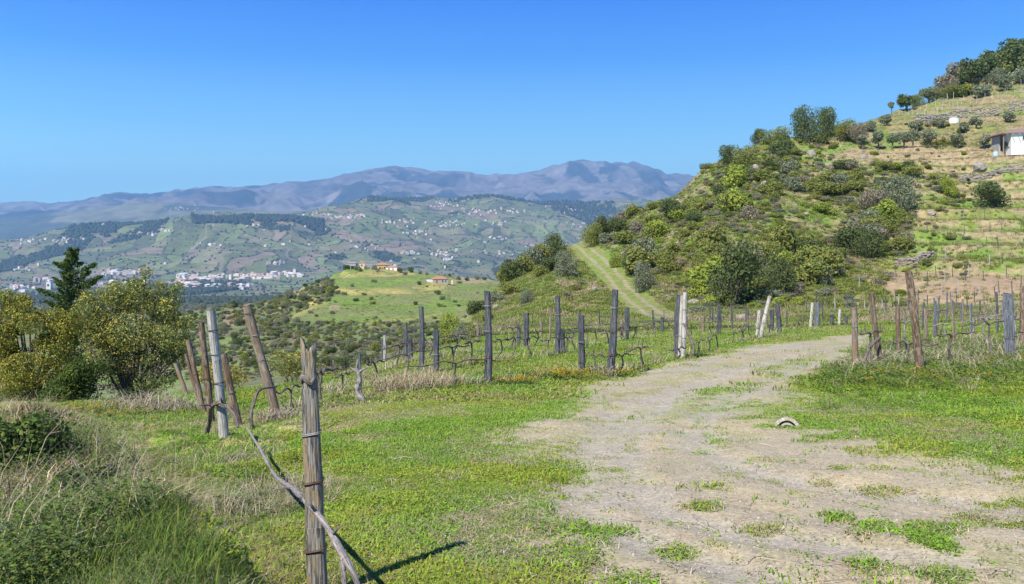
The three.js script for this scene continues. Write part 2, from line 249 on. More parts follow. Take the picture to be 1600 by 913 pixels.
log('near ground');

// hillside and spur
function blob(px, py, cx, cy, rx, ry) { const a = (px - cx) / rx, b = (py - cy) / ry; return sm(1.25, 0.6, a * a + b * b); }
const C_TAN = [0.36, 0.275, 0.16], C_HG = [0.165, 0.265, 0.04], C_HO = [0.19, 0.2, 0.06], C_RED = [0.2, 0.115, 0.062], C_ORNG = [0.4, 0.275, 0.165], C_LIME = [0.2, 0.25, 0.04];
function hillCol(x, D, o) {
  const u = x / D, px = 800 + F * u, h = H(x, D), py = HY - F * h / D, big = fbm(x / 14 + 5, D / 14, 4), n = fbm(x / 3.2, D / 3.2, 4), f = vn(x * 3.1, D * 3.1), f2 = vn(x * 1.3 + 9, D * 1.3);
  o[0] = C_HG[0]; o[1] = C_HG[1]; o[2] = C_HG[2];
  mix3(o, C_HO, sm(0.4, 0.58, big)); mix3(o, C_TAN, 0.7 * sm(0.5, 0.68, n)); mix3(o, C_LIME, 0.6 * sm(0.52, 0.7, fbm(x / 6 + 30, D / 9, 3)));
  const j = (n - 0.5) * 60, k = (big - 0.5) * 60;
  mix3(o, C_RED, 0.8 * blob(px + j, py + k, 1070, 425, 50, 35) * sm(0.35, 0.5, n));
  mix3(o, [0.24, 0.22, 0.2], 0.8 * blob(px + j, py + k, 1080, 465, 45, 25) * sm(0.4, 0.55, f2 * 0.5 + n * 0.5));
  mix3(o, C_TAN, 0.9 * blob(px + j * 0.5, py + j * 0.25, 1470, 243, 170, 13)); mix3(o, [0.29, 0.225, 0.12], 0.5 * blob(px + j, py + j * 0.5, 1500, 195, 190, 50) * sm(0.3, 0.5, n));
  mix3(o, C_TAN, 0.8 * blob(px + j, py + k, 1290, 245, 70, 28) * sm(0.38, 0.52, n));
  mix3(o, C_LIME, 0.55 * blob(px + j, py + k, 1480, 360, 150, 60) * sm(0.4, 0.55, big * 0.5 + n * 0.5));
  mix3(o, C_ORNG, 0.9 * blob(px + j * 0.6, py + k * 0.3, 1500, 450, 125, 30)); mix3(o, [0.42, 0.33, 0.21], 0.95 * blob(px + j * 0.5, py + j * 0.2, 1362, 430, 32, 11));
  mix3(o, C_TAN, 0.6 * blob(px + j * 0.6, py + k * 0.3, 1090, 500, 60, 12));
  if (px > 1340 && D > 85 && D < 170) { const q = (tabH(x, D) + 40) / 1.7, fr = q - Math.floor(q); mix3(o, [0.37, 0.29, 0.16], 0.85 * sm(0.45, 0.62, fr) * sm(1.02, 0.8, fr) * sm(0.3, 0.5, n)); }
  if (D < 80) { const row = fbm(x * 0.5, D * 1.3, 3); mix3(o, C_STRAW, 0.6 * sm(0.48, 0.62, row)); mix3(o, C_SOIL, 0.4 * sm(0.55, 0.7, n)); }
  const td = px > 820 && px < 1130 && D > 60 && D < 180 ? trackDist(x, D) + (n - 0.5) * 0.5 : 99, at = Math.abs(td);
  if (at < 6) { mix3(o, C_LIME, 0.6 * sm(2.2, 1.1, at)); mix3(o, [0.33, 0.285, 0.17], 0.85 * sm(0.36, 0.14, Math.abs(at - 0.68))); mix3(o, [0.33, 0.28, 0.19], 0.6 * sm(0.9, 0.3, Math.abs(td - 3.2)) * sm(0.35, 0.55, f2)); }
  const b = 0.7 + 0.45 * f + 0.2 * (f2 - 0.5); o[0] *= b; o[1] *= b; o[2] *= b;
}
{
  const t = areaTex(2048, -22, 225, 42, 320, hillCol); t.wrapS = t.wrapT = THREE.MirroredRepeatWrapping;
  polarMesh('hillside', -0.062, 0.78, 460, 45, 320, 330, uvIn(-22, 225, 42, 320), rough({ map: t, bumpMap: rep(grit, 60, 68), bumpScale: 0.12 }), 0.12);
}
log('hillside');
// the gully, the green knoll and the valley floor
const C_KN = [0.165, 0.25, 0.032], C_SCR = [0.15, 0.165, 0.06], C_VAL = [0.14, 0.155, 0.07];
function knollCol(x, D, o) {
  const px = 800 + F * x / D, py = HY - F * H(x, D) / D, big = fbm(x / 40, D / 40, 4), n = fbm(x / 9, D / 9, 4), f = vn(x * 0.9, D * 0.9), f2 = vn(x * 0.4, D * 0.4);
  o[0] = C_SCR[0]; o[1] = C_SCR[1]; o[2] = C_SCR[2];
  mix3(o, [0.2, 0.16, 0.095], 0.6 * sm(0.48, 0.62, big)); mix3(o, C_HG, 0.7 * sm(0.5, 0.6, n));
  const j = (n - 0.5) * 40, field = sm(395, 440, px + j * 1.4 - Math.max(0, 480 - py) * 0.9) * sm(512, 496, py + j * 0.6 + (px < 480 ? (480 - px) * 0.1 : 0)) * sm(790, 750, px) * sm(720, 600, D) * sm(190, 240, D);
  mix3(o, C_KN, field); mix3(o, [0.2, 0.2, 0.075], field * 0.65 * sm(0.45, 0.6, fbm(x / 22 + 3, D / 40, 3)));
  { const q = (tabH(x, D) + (fbm(x / 60 + 4, D / 60, 3) - 0.5) * 0 + 90) / 2.6, fr = q - Math.floor(q); mix3(o, [0.36, 0.32, 0.09], field * sm(0.46, 0.6, fr) * sm(0.95, 0.75, fr) * sm(0.3, 0.48, n)); }
  mix3(o, C_TAN, 0.85 * blob(px + j * 0.5, py + j * 0.3, 740, 437, 28, 7)); mix3(o, [0.31, 0.215, 0.125], 0.9 * blob(px + j * 0.4, py + j * 0.3, 366, 497, 22, 13)); mix3(o, C_TAN, 0.8 * blob(px, py, 523, 481, 9, 5)); mix3(o, C_TAN, 0.6 * blob(px + j * 0.5, py + j * 0.5, 450, 462, 26, 9));
  const v = sm(620, 800, D); mix3(o, C_VAL, v); if (v > 0) { const s = fbm(x / 70 + 9, D / 110, 3); mix3(o, [0.085, 0.095, 0.05], v * 0.8 * sm(0.5, 0.62, s)); mix3(o, [0.2, 0.17, 0.1], v * 0.6 * sm(0.55, 0.7, fbm(x / 90, D / 60 + 7, 3))); }
  const b = 0.72 + 0.4 * f + 0.25 * (f2 - 0.5); o[0] *= b; o[1] *= b; o[2] *= b;
}
{
  const t = areaTex(2048, -640, 330, 18, 1250, knollCol); t.wrapS = t.wrapT = THREE.MirroredRepeatWrapping;
  const m = rough({ map: t, bumpMap: rep(grit, 60, 76), bumpScale: 0.3 });
  polarMesh('valley_ground', -0.72, -0.044, 310, 44, 1220, 400, uvIn(-640, 330, 18, 1250), m, 0.1, -0.06);
  polarMesh('valley_ground_001', -0.062, 0.78, 200, 315, 1220, 110, uvIn(-640, 330, 18, 1250), m, 0.3);
}
log('knoll');
// vineyard hills across the valley, with their patchwork of plots
function plots(x, D) {                                       // nearest and second nearest plot centre
  const wx = x / 105 + (fbm(x / 300, D / 300, 3) - 0.5) * 4, wy = D / 150 + (fbm(x / 320 + 40, D / 320, 3) - 0.5) * 4.4, xi = Math.floor(wx), yi = Math.floor(wy);
  let d1 = 9, d2 = 9, id = 0;
  for (let b = -1; b <= 1; b++) for (let a = -1; a <= 1; a++) { const cx = xi + a, cy = yi + b, h = ((cy & 255) << 8) | (cx & 255), dx = cx + NT[h] - wx, dy = cy + NT[(h * 7 + 13) & 65535] - wy, d = Math.sqrt(dx * dx + dy * dy); if (d < d1) { d2 = d1; d1 = d; id = h; } else if (d < d2) d2 = d; }
  plots.edge = d2 - d1; plots.id = NT[(id * 13 + 5) & 65535]; plots.id2 = NT[(id * 29 + 7) & 65535];
}
const woodland = (x, D) => fbm(x / 420 + 11, D / 700 + 3, 4) * 0.75 + 0.25 * (1 - ridge(x / 800 + 1.7, D / 1300 + 2.2, 3)) + 0.02;
const gully = (x, D) => ridge(x / 900 + 1.7, D / 1300 + 2.2, 2);
function farCol(x, D, o) {
  plots(x, D); const i = plots.id, b = 0.86 + 0.25 * plots.id2;
  const pal = i < 0.36 ? [0.125, 0.15, 0.055] : i < 0.6 ? [0.165, 0.16, 0.08] : i < 0.72 ? [0.2, 0.16, 0.105] : i < 0.88 ? [0.15, 0.185, 0.065] : [0.085, 0.1, 0.05];
  const rows = 0.8 + 0.4 * vn(x / 60 + i * 50, D / 16);
  o[0] = pal[0] * b * rows; o[1] = pal[1] * b * rows; o[2] = pal[2] * b * rows;
  mix3(o, [0.05, 0.065, 0.035], 0.85 * sm(0.16, 0.05, plots.edge) * sm(0.3, 0.5, vn(x / 60, D / 60)));
  mix3(o, [0.05, 0.068, 0.035], 0.9 * sm(0.56, 0.62, woodland(x, D) + (plots.id2 - 0.5) * 0.06)); 
  mix3(o, [0.24, 0.2, 0.14], 0.6 * sm(0.012, 0.004, Math.abs(fbm(x / 500 + 60, D / 500, 3) - 0.5)));
  const f = 0.8 + 0.4 * vn(x / 14, D / 14); o[0] *= f; o[1] *= f; o[2] *= f;
}
{
  const t = areaTex(2048, -5200, 5200, 1150, 7900, farCol); t.wrapS = t.wrapT = THREE.MirroredRepeatWrapping;
  polarMesh('far_hills', -0.72, 0.72, 520, 1190, 7900, 330, uvIn(-5200, 5200, 1150, 7900), rough({ map: t }), 1.5);
  const mountCol = (x, D, o) => {
    const n = fbm(x / 900, D / 1100, 5), q = ridge(x / 500, D / 700, 4), w = sm(9800, 10800, D);
    o[0] = 0.15; o[1] = 0.15; o[2] = 0.085; mix3(o, [0.05, 0.065, 0.04], 0.9 * sm(0.48, 0.55, fbm(x / 800 + 9, D / 1000, 4)));
    const m = [0.1, 0.092, 0.085]; mix3(m, [0.03, 0.038, 0.036], sm(0.47, 0.6, n)); mix3(m, [0.19, 0.17, 0.15], 0.8 * sm(0.62, 0.72, q)); mix3(m, [0.14, 0.11, 0.1], 0.5 * sm(0.55, 0.7, fbm(x / 1500 + 3, D / 1500, 3)));
    mix3(o, m, w); const f = 0.55 + 0.55 * vn(x / 60, D / 60) + 0.4 * vn(x / 170 + 5, D / 170); o[0] *= f; o[1] *= f; o[2] *= f;
  };
  const t2 = areaTex(1536, -12600, 12600, 7700, 18000, mountCol); t2.wrapS = t2.wrapT = THREE.MirroredRepeatWrapping;
  polarMesh('mountains', -0.72, 0.72, 560, 7850, 17500, 240, uvIn(-12600, 12600, 7700, 18000), rough({ map: t2 }), 4);
}
log('far land');
// ---------------------------------------------------------------- builders
const ORD = 'first second third fourth fifth sixth seventh eighth ninth tenth eleventh twelfth thirteenth fourteenth fifteenth sixteenth seventeenth eighteenth nineteenth twentieth'.split(' ');
const names = new Map();
const numbered = (n) => { const k = names.get(n) ?? 0; names.set(n, k + 1); return k ? n + '_' + String(k).padStart(3, '0') : n; };
function tag(o, label, category, group) { o.userData.label = label; o.userData.category = category; if (group) o.userData.group = group; return o; }
function thing(name, label, category, p, group) { const g = new THREE.Group(); g.name = numbered(name); g.position.copy(p); scene.add(g); return tag(g, label, category, group); }
function part(name, geo, mat, parent) { const m = new THREE.Mesh(geo, mat); m.name = name; m.castShadow = m.receiveShadow = true; parent.add(m); return m; }
function solo(name, geo, mat, label, category, p, group) { const m = part(numbered(name), geo, mat, scene); m.position.copy(p); return tag(m, label, category, group); }
function stuff(name, geo, mat, list, label, category) {      // list of [position, yaw, scale, colour, tilt]
  const m = new THREE.InstancedMesh(geo, mat, list.length), d = new THREE.Object3D(), c = new THREE.Color();
  list.forEach(([p, yaw, s, col, tilt], i) => { d.position.copy(p); d.rotation.set(tilt ? tilt[0] : 0, yaw, tilt ? tilt[1] : 0); if (s.length) d.scale.set(s[0], s[1], s[2]); else d.scale.setScalar(s); d.updateMatrix(); m.setMatrixAt(i, d.matrix); c.setRGB(col[0], col[1], col[2]); m.setColorAt(i, c); });
  m.name = numbered(name); m.userData.kind = 'stuff'; m.castShadow = m.receiveShadow = true; scene.add(m); return tag(m, label, category);
}
const vcol = rough({ vertexColors: true }), leafMat = new THREE.MeshPhysicalMaterial({ vertexColors: true, roughness: 0.95, side: THREE.DoubleSide, transmission: 0.38, thickness: 0, specularIntensity: 0.3 }), dryMat = rough({ vertexColors: true, roughness: 1, side: THREE.DoubleSide });
function fromArrays(p, c) { const g = new THREE.BufferGeometry(); g.setAttribute('position', new THREE.Float32BufferAttribute(p, 3)); if (c) g.setAttribute('color', new THREE.Float32BufferAttribute(c, 3)); return g; }
const rdir = (r, v = V(0, 0, 0)) => { const z = 2 * r() - 1, a = r() * 6.2832, q = Math.sqrt(1 - z * z); return v.set(q * Math.cos(a), z, q * Math.sin(a)); };
function leafQuad(P, C, c, n, r, s, asp, col) {             // a small leaf spray: two triangles round a bent mid line
  const t = V(0, 0, 0).crossVectors(n, rdir(r)).normalize(), b = V(0, 0, 0).crossVectors(n, t), k = s * asp, e = (r() - 0.5) * s * 0.7;
  const a = [c.x + t.x * s, c.y + t.y * s, c.z + t.z * s], d = [c.x - t.x * s, c.y - t.y * s, c.z - t.z * s];
  const f = [c.x + b.x * k + n.x * e, c.y + b.y * k + n.y * e, c.z + b.z * k + n.z * e], g = [c.x - b.x * k + n.x * e, c.y - b.y * k + n.y * e, c.z - b.z * k + n.z * e];
  P.push(...a, ...f, ...d, ...a, ...d, ...g); for (let i = 0; i < 6; i++) C.push(col[0], col[1], col[2]);
}
function pick(r, cols, jit = 0.3) { const c = cols[Math.floor(r() * cols.length)], k = 1 + (r() - 0.5) * 2 * jit, h = 1 + (r() - 0.5) * 0.25; return [c[0] * k * h, c[1] * k, c[2] * k]; }
function leafCloud(r, o) {                                  // lobes [x, y, z, radius]; leaves sit in the outer shell of every lobe
  const P = [], C = [], d = V(0, 0, 0), c = V(0, 0, 0), n = V(0, 0, 0), w = o.lobes.map((l) => l[3] * l[3]), tot = w.reduce((a, b) => a + b, 0);
  for (let i = 0; i < o.n; i++) {
    let q = r() * tot, k = 0; while (k < w.length - 1 && (q -= w[k]) > 0) k++;
    const l = o.lobes[k]; rdir(r, d); const rad = l[3] * (1 - (o.depth ?? 0.5) * r() * r()) * (1 + (r() < 0.08 ? r() * 0.35 : 0));
    c.set(l[0] + d.x * rad, l[1] + d.y * rad * (o.sq ?? 0.9), l[2] + d.z * rad); if (c.y < (o.ymin ?? 0)) continue;
    n.copy(d).add(rdir(r).multiplyScalar(0.9)).normalize();
    leafQuad(P, C, c, n, r, o.size * (0.55 + 0.8 * r()), o.asp ?? 0.55, pick(r, o.cols, o.jit));
  }
  return fromArrays(P, C);
}
function bushLobes(r, w, h, k, base = 0.25) { const out = []; for (let i = 0; i < k; i++) { const a = r() * 6.28, q = Math.sqrt(r()) * w * 0.62, rr = w * (0.32 + 0.26 * r()), y = h * (base + (1 - base) * r() * (1 - 0.5 * q / w)) ; out.push([Math.cos(a) * q, Math.max(rr * 0.5, Math.min(y, h - rr * 0.85)), Math.sin(a) * q, rr]); } return out; }
function tube(pts, radii, seg, r, jit = 0) {                // smooth tube through points, with a knobbly skin
  const P = [], UV = [], I = [], n = pts.length, up = V(0.31, 0.2, 0.93), T = V(0, 0, 0), A = V(0, 0, 0), B = V(0, 0, 0); let len = 0;
  for (let i = 0; i < n; i++) {
    T.subVectors(pts[Math.min(n - 1, i + 1)], pts[Math.max(0, i - 1)]).normalize(); A.crossVectors(T, up); if (A.lengthSq() < 0.01) A.crossVectors(T, V(1, 0, 0)); A.normalize(); B.crossVectors(T, A); if (i) len += pts[i].distanceTo(pts[i - 1]);
    for (let s = 0; s <= seg; s++) { const a = (s % seg) / seg * 6.28318, k = radii[i] * (1 + (jit ? (NT[((s % seg) * 131 + i * 977 + Math.floor(r() * 0 + radii.length * 13)) & 65535] - 0.5) * 2 * jit : 0)), x = Math.cos(a) * k, y = Math.sin(a) * k; P.push(pts[i].x + A.x * x + B.x * y, pts[i].y + A.y * x + B.y * y, pts[i].z + A.z * x + B.z * y); UV.push(s / seg, len); }
  }
  const row = seg + 1; for (let i = 0; i < n - 1; i++) for (let s = 0; s < seg; s++) { const a = i * row + s, b = a + row; I.push(a, a + 1, b, a + 1, b + 1, b); }
  for (const [i, flip] of [[0, 1], [n - 1, 0]]) { const c = P.length / 3; P.push(pts[i].x, pts[i].y, pts[i].z); UV.push(0.5, 0.5); for (let s = 0; s < seg; s++) { const a = P.length / 3, q = i * row + s; P.push(P[q * 3], P[q * 3 + 1], P[q * 3 + 2], P[q * 3 + 3], P[q * 3 + 4], P[q * 3 + 5]); UV.push(0.45, 0.45, 0.55, 0.55); if (flip) I.push(c, a + 1, a); else I.push(c, a, a + 1); } }
  const g = new THREE.BufferGeometry(); g.setAttribute('position', new THREE.Float32BufferAttribute(P, 3)); g.setAttribute('uv', new THREE.Float32BufferAttribute(UV, 2)); g.setIndex(I); g.computeVertexNormals(); return g;
}
function curvePts(ctrl, n) { const c = new THREE.CatmullRomCurve3(ctrl); return c.getPoints(n); }
// bark and stone
function woodTex(base, dark, light, lich, seed) {
  return paint(256, 512, (i, j, o) => {
    const u = i / 256, v = j / 512, g = tileN(u * 32, v * 8 + seed, 32, 4), s = tileN(u * 32 + seed, v * 8, 32, 4), p = tileN(u * 8 + seed * 3, v * 8, 8, 4);
    o[0] = base[0]; o[1] = base[1]; o[2] = base[2]; mix3(o, light, sm(0.45, 0.7, g)); mix3(o, dark, 0.85 * sm(0.54, 0.68, s)); if (lich) mix3(o, lich, 0.8 * sm(0.5, 0.62, p) * sm(0.35, 0.5, g));
    const k = 0.85 + 0.3 * NT[(j * 256 + i + seed * 991) & 65535]; o[0] *= k; o[1] *= k; o[2] *= k;
  });
}
const grainBump = paint(256, 512, (i, j, o) => { o[0] = o[1] = o[2] = tileN(i / 8, j / 128, 32, 4) * 0.7 + tileN(i / 4, j / 256, 64, 2) * 0.3; }, false);
const wood = (t, rx = 1, ry = 1, b = 0.006) => rough({ map: rep(t, rx, ry), bumpMap: rep(grainBump, rx, ry), bumpScale: b });
const M = {
  old: wood(woodTex([0.19, 0.175, 0.15], [0.035, 0.037, 0.04], [0.29, 0.27, 0.24], [0.29, 0.215, 0.11], 1), 1, 1.6, 0.012),
  grey: wood(woodTex([0.36, 0.345, 0.32], [0.15, 0.14, 0.13], [0.5, 0.48, 0.45], null, 2), 1, 1),
  brown: wood(woodTex([0.135, 0.085, 0.05], [0.05, 0.036, 0.028], [0.23, 0.165, 0.11], [0.28, 0.235, 0.18], 3), 1, 1),
  tawny: wood(woodTex([0.215, 0.175, 0.13], [0.085, 0.068, 0.052], [0.32, 0.275, 0.22], [0.22, 0.135, 0.07], 4), 1, 1),
  pale: wood(woodTex([0.46, 0.43, 0.38], [0.15, 0.135, 0.125], [0.58, 0.55, 0.5], null, 5), 1, 1),
  slate: rough({ map: rep(woodTex([0.055, 0.062, 0.078], [0.025, 0.028, 0.036], [0.1, 0.11, 0.13], [0.13, 0.13, 0.125], 6), 1, 1), bumpMap: grainBump, bumpScale: 0.01, roughness: 0.8 }),
  bluish: rough({ map: rep(woodTex([0.12, 0.135, 0.16], [0.06, 0.066, 0.08], [0.19, 0.2, 0.225], null, 7), 1, 1), bumpMap: grainBump, bumpScale: 0.01, roughness: 0.8 }),
  vine: wood(woodTex([0.13, 0.105, 0.086], [0.045, 0.037, 0.032], [0.24, 0.205, 0.175], null, 8), 1, 4, 0.008),
  paleVine: wood(woodTex([0.27, 0.245, 0.235], [0.09, 0.075, 0.07], [0.4, 0.37, 0.36], null, 9), 1, 4, 0.008),
  stem: wood(woodTex([0.13, 0.105, 0.08], [0.05, 0.04, 0.03], [0.2, 0.17, 0.13], null, 10), 1, 2),
  wire: rough({ color: new THREE.Color(0.3, 0.29, 0.28), metalness: 0.5, roughness: 0.6 }),
  rust: rough({ color: new THREE.Color(0.12, 0.07, 0.045), metalness: 0.3, roughness: 0.8 }),
  stone: rough({ map: paint(256, 256, (i, j, o) => { const n = tileN(i / 16, j / 16, 16, 5), q = tileN(i / 64, j / 64, 4, 3), k = 0.13 + 0.2 * n; o[0] = k * 1.08; o[1] = k; o[2] = k * 0.88; mix3(o, [0.3, 0.22, 0.12], 0.5 * sm(0.52, 0.66, q)); mix3(o, [0.4, 0.39, 0.35], 0.6 * sm(0.6, 0.7, n)); }), bumpMap: grit, bumpScale: 0.04 }),
};
// a post: leaning, tapered and uneven, from below the ground to its top
function postGeo(len, r0, r1, kind, r) {
  const seg = kind === 'stone' ? 5 : 11, n = 9, pts = [], rad = [], bend = (r() - 0.5) * len * 0.03, tw = (r() - 0.5) * len * 0.02;
  for (let i = 0; i <= n; i++) { const t = i / n; pts.push(V(Math.sin(t * 3.1) * bend, t * len, Math.sin(t * 5) * tw)); rad.push(lerp(r0, r1, t) * (1 + (r() - 0.5) * (kind === 'stone' ? 0.1 : 0.13))); }
  const g = tube(pts, rad, seg, r, kind === 'stone' ? 0.12 : 0.07), p = g.attributes.position, slant = (r() - 0.5) * 0.8, sx = kind === 'stone' ? 1.25 : 1, sz = kind === 'stone' ? 0.7 : 1;
  for (let i = 0; i < p.count; i++) { const x = p.getX(i), y = p.getY(i), z = p.getZ(i); if (y > len * 0.97) p.setY(i, y + x * slant + (NT[(i * 37) & 65535] - 0.5) * r1 * 0.3); p.setX(i, x * sx); p.setZ(i, z * sz); }
  if (kind === 'stone') { const f = g.toNonIndexed(); f.deleteAttribute('normal'); return f; }
  g.computeVertexNormals(); return g;
}
function tieGeo(rad, r, loops = 2) { const pts = []; for (let i = 0; i <= 14 * loops; i++) { const a = i / 14 * 6.2832; pts.push(V(Math.cos(a) * rad, i / 14 * 0.007 + Math.sin(a) * 0.006, Math.sin(a) * rad)); } return tube(pts, pts.map(() => 0.0028), 4, r); }
let postSeed = 100;
const postTops = [];
function post(label, mat, basePx, D, topPx, topY, wpx, group, ties = [], taper = 0.85, kind) {
  const r = rng(postSeed++), b = GP(basePx, D, -0.12), top = UNP(topPx, topY, D + (r() - 0.5) * 0.2), ax = top.clone().sub(b), len = ax.length(), rad = wpx / F * D / 2 * (group === 'brown wooden posts on the right of the lane' ? 0.72 : 0.82);
  const name = kind === 'stone' ? 'stone_post' : 'wooden_post', g = thing(name, label, 'post', b, group);
  g.quaternion.setFromUnitVectors(V(0, 1, 0), ax.normalize());
  const sh = part('shaft', postGeo(len, rad, rad * taper, kind, r), mat, g); sh.rotation.y = kind === 'stone' ? (r() - 0.5) * 0.5 : r() * 6;
  for (const t of ties) { const w = part('wire_tie', tieGeo(rad * (kind === 'stone' ? 1.3 : lerp(1, taper, t)) * 1.1, r), r() < 0.5 ? M.rust : M.wire, g); w.position.y = t * len; if (kind === 'stone') w.scale.z = 0.75; }
  return g;
}
const LP = 'wooden end posts on the left edge of the vineyard';
{ // the weathered square post in front
  const r = rng(5), b = GP(500, 4.0, -0.25), top = UNP(482, 540, 4.05), ax = top.clone().sub(b), len = ax.length(), g = thing('wooden_post', 'weathered dark split-wood post with orange lichen, nearest the camera', 'post', b);
  g.quaternion.setFromUnitVectors(V(0, 1, 0), ax.normalize());
  const nx = 14, ny = 44, P = [], UV = [], I = [];
  for (let j = 0; j <= ny; j++) for (let i = 0; i <= nx; i++) {
    const a = i / nx * 6.2832, t = j / ny, ca = Math.cos(a), sa = Math.sin(a), sq = Math.pow(Math.pow(Math.abs(ca), 4) + Math.pow(Math.abs(sa), 4), -0.25);
    const w = lerp(0.05, 0.034, Math.pow(t, 0.8)) * (1 + 0.07 * (vn(t * 9, (i % nx) * 0.7) - 0.5) * 2 + (t > 0.9 ? 0.12 * (vn(t * 40, (i % nx)) - 0.5) : 0)) * (t > 0.9 && t < 0.945 ? 0.86 : 1), groove = 1 - 0.05 * sm(0.55, 0.8, vn((i % nx) * 1.7 + 3, t * 3));
    let y = t * len; if (j === ny) y += -0.025 + 0.05 * vn((i % nx) * 0.9 + 4, 2.2) + (ca < -0.5 ? 0.04 : 0);
    P.push(ca * sq * w * groove, y, sa * sq * w * 0.72 * groove); UV.push(i / nx, y);
  }
  for (let j = 0; j < ny; j++) for (let i = 0; i < nx; i++) { const a = j * (nx + 1) + i, c = a + nx + 1; I.push(a, c, a + 1, a + 1, c, c + 1); }
  { const c = P.length / 3; P.push(0, len - 0.05, 0); UV.push(0.5, len); for (let i = 0; i < nx; i++) I.push(c, ny * (nx + 1) + i + 1, ny * (nx + 1) + i); }
  const s = new THREE.BufferGeometry(); s.setAttribute('position', new THREE.Float32BufferAttribute(P, 3)); s.setAttribute('uv', new THREE.Float32BufferAttribute(UV, 2)); s.setIndex(I); s.computeVertexNormals();
  part('shaft', s, M.old, g);
  const kn = tube(curvePts([V(-0.034, len * 0.885, 0.02), V(-0.02, len * 0.905, 0.034), V(0.01, len * 0.885, 0.036), V(0.028, len * 0.9, 0.03)], 10), Array.from({ length: 11 }, (_, i) => 0.013 * (0.6 + Math.sin(i / 10 * 3.1) * 0.6)), 7, r, 0.25);
  part('broken_knot', kn, M.old, g);
  for (const [t, k] of [[0.72, M.wire], [0.57, M.rust], [0.36, M.rust]]) { const R = lerp(0.05, 0.034, Math.pow(t, 0.8)) * 1.15, pts = []; for (let i = 0; i <= 40; i++) { const a = i / 20 * 6.2832, ca = Math.cos(a), sa = Math.sin(a), sq = Math.pow(Math.pow(Math.abs(ca), 4) + Math.pow(Math.abs(sa), 4), -0.25); pts.push(V(ca * sq * R, i / 40 * 0.012 + ca * 0.008, sa * sq * R * 0.74)); } const w = part('wire_tie', tube(pts, pts.map(() => 0.0022), 5, r), k, g); w.position.y = t * len; }
}
post('pale grey round post with wire bands, tallest of the left cluster', M.grey, 352, 10, 329, 485, 19, LP, [0.33, 0.47, 0.68, 0.85], 0.92);
post('reddish brown post just left of the pale grey post', M.brown, 332, 13.6, 314, 505, 14, LP, [0.5, 0.62], 0.85);
post('slanting brown post second left of the pale grey post', M.brown, 320, 16.5, 293, 531, 11, LP, [0.55], 0.8);
post('thin brown stake close behind the slanting brown post', M.brown, 316, 18.2, 290, 553, 8, LP, [], 0.8);
post('small leaning stake beside the yellow-flowering bushes', M.tawny, 293, 19.2, 274, 568, 9, LP, [], 0.9);
post('short rusty brown post leaning right behind the pale grey post', M.brown, 376, 12.1, 348, 553, 16, LP, [0.5], 0.82);
post('thick tawny post leaning left, between pale grey and front posts', M.tawny, 437, 12.4, 386, 477, 18, LP, [0.35, 0.55, 0.75, 0.93], 0.95);
const MP = 'stone posts of the middle vine rows';
post('thin pale grey stake far back in the left vine rows', M.grey, 601, 29, 601, 524, 6, MP, [], 1);
post('thin bluish stake standing over the solitary twisted vine', M.bluish, 563, 14.5, 562, 552, 5, MP, [], 1);
const ST = 'stone';
post('slim dark slate post left of the tallest slate pair', M.slate, 633, 25, 633, 506, 7, MP, [0.5], 0.9, ST);
post('stub of dark slate post between two taller slates', M.slate, 641, 26, 640, 529, 8, MP, [], 0.9, ST);
post('tall dark slate post above the dry grass clump', M.slate, 658, 20.5, 658, 479, 9, MP, [0.4, 0.7], 0.85, ST);
post('short dark slate post just behind the dry grass clump', M.slate, 681, 18.2, 681, 516, 10, MP, [0.5], 0.85, ST);
post('tallest blue-black slate post, left of the yard, standing alone', M.slate, 763, 15.4, 761, 455, 13, MP, [0.35, 0.6, 0.85], 0.72, ST);
post('distant slate post right of the tallest slate post', M.slate, 822, 29, 822, 490, 9, MP, [], 0.9, ST);
post('thin distant slate stake left of another slate post', M.slate, 810, 31, 810, 510, 6, MP, [], 0.9, ST);
post('slender slate post below the round bush on the spur', M.slate, 870, 25, 871, 463, 9, MP, [0.4, 0.7], 0.85, ST);
post('squat slate post touching the slender one on its right', M.slate, 879, 26, 878, 514, 9, MP, [], 0.9, ST);
post('short thick slate post by the yellow flowers', M.slate, 911, 17.4, 908, 493, 11, MP, [0.3, 0.6], 0.9, ST);
post('tall slate post leaning slightly right beside the yard', M.slate, 953, 17.5, 961, 453, 13, MP, [0.3, 0.55, 0.8], 0.75, ST);
post('small brown stake near the foot of the hill track', M.tawny, 971, 37, 972, 500, 6, MP, [], 0.9);
post('dark slate post in front of the hill track foot', M.slate, 979, 33, 981, 481, 7, MP, [0.4], 0.85, ST);
post('small slate post left of the paired white posts', M.slate, 1035, 42, 1035, 496, 6, MP, [], 0.9, ST);
post('dark slate post leaning against the paired white posts', M.slate, 1058, 22.6, 1061, 461, 9, MP, [0.4], 0.85, ST);
post('white weathered post, right one of the pair by the lane', M.pale, 1067, 22, 1071, 457, 9, 'white posts along the lane', [0.35, 0.55, 0.75], 0.9);
post('white weathered post, left one of the pair by the lane', M.pale, 1062, 22.1, 1066, 462, 7, 'white posts along the lane', [0.4], 0.9);
post('small grey stake right of the paired white posts', M.tawny, 1098, 40, 1099, 493, 6, MP, [], 0.9);
post('slate post below the big dark bush', M.slate, 1123, 38, 1124, 478, 8, MP, [0.4], 0.9, ST);
post('short pale post leaning beside the taller leaning white post', M.pale, 1181, 34, 1187, 485, 7, 'white posts along the lane', [], 0.9);
post('white post leaning right where the lane narrows', M.pale, 1187, 32, 1203, 463, 8, 'white posts along the lane', [0.4, 0.6], 0.85);
post('slate post right behind the leaning white post', M.slate, 1205, 38, 1206, 484, 7, MP, [], 0.85, ST);
post('slate post second right of the leaning white post', M.slate, 1218, 37, 1214, 474, 8, MP, [0.4], 0.85, ST);
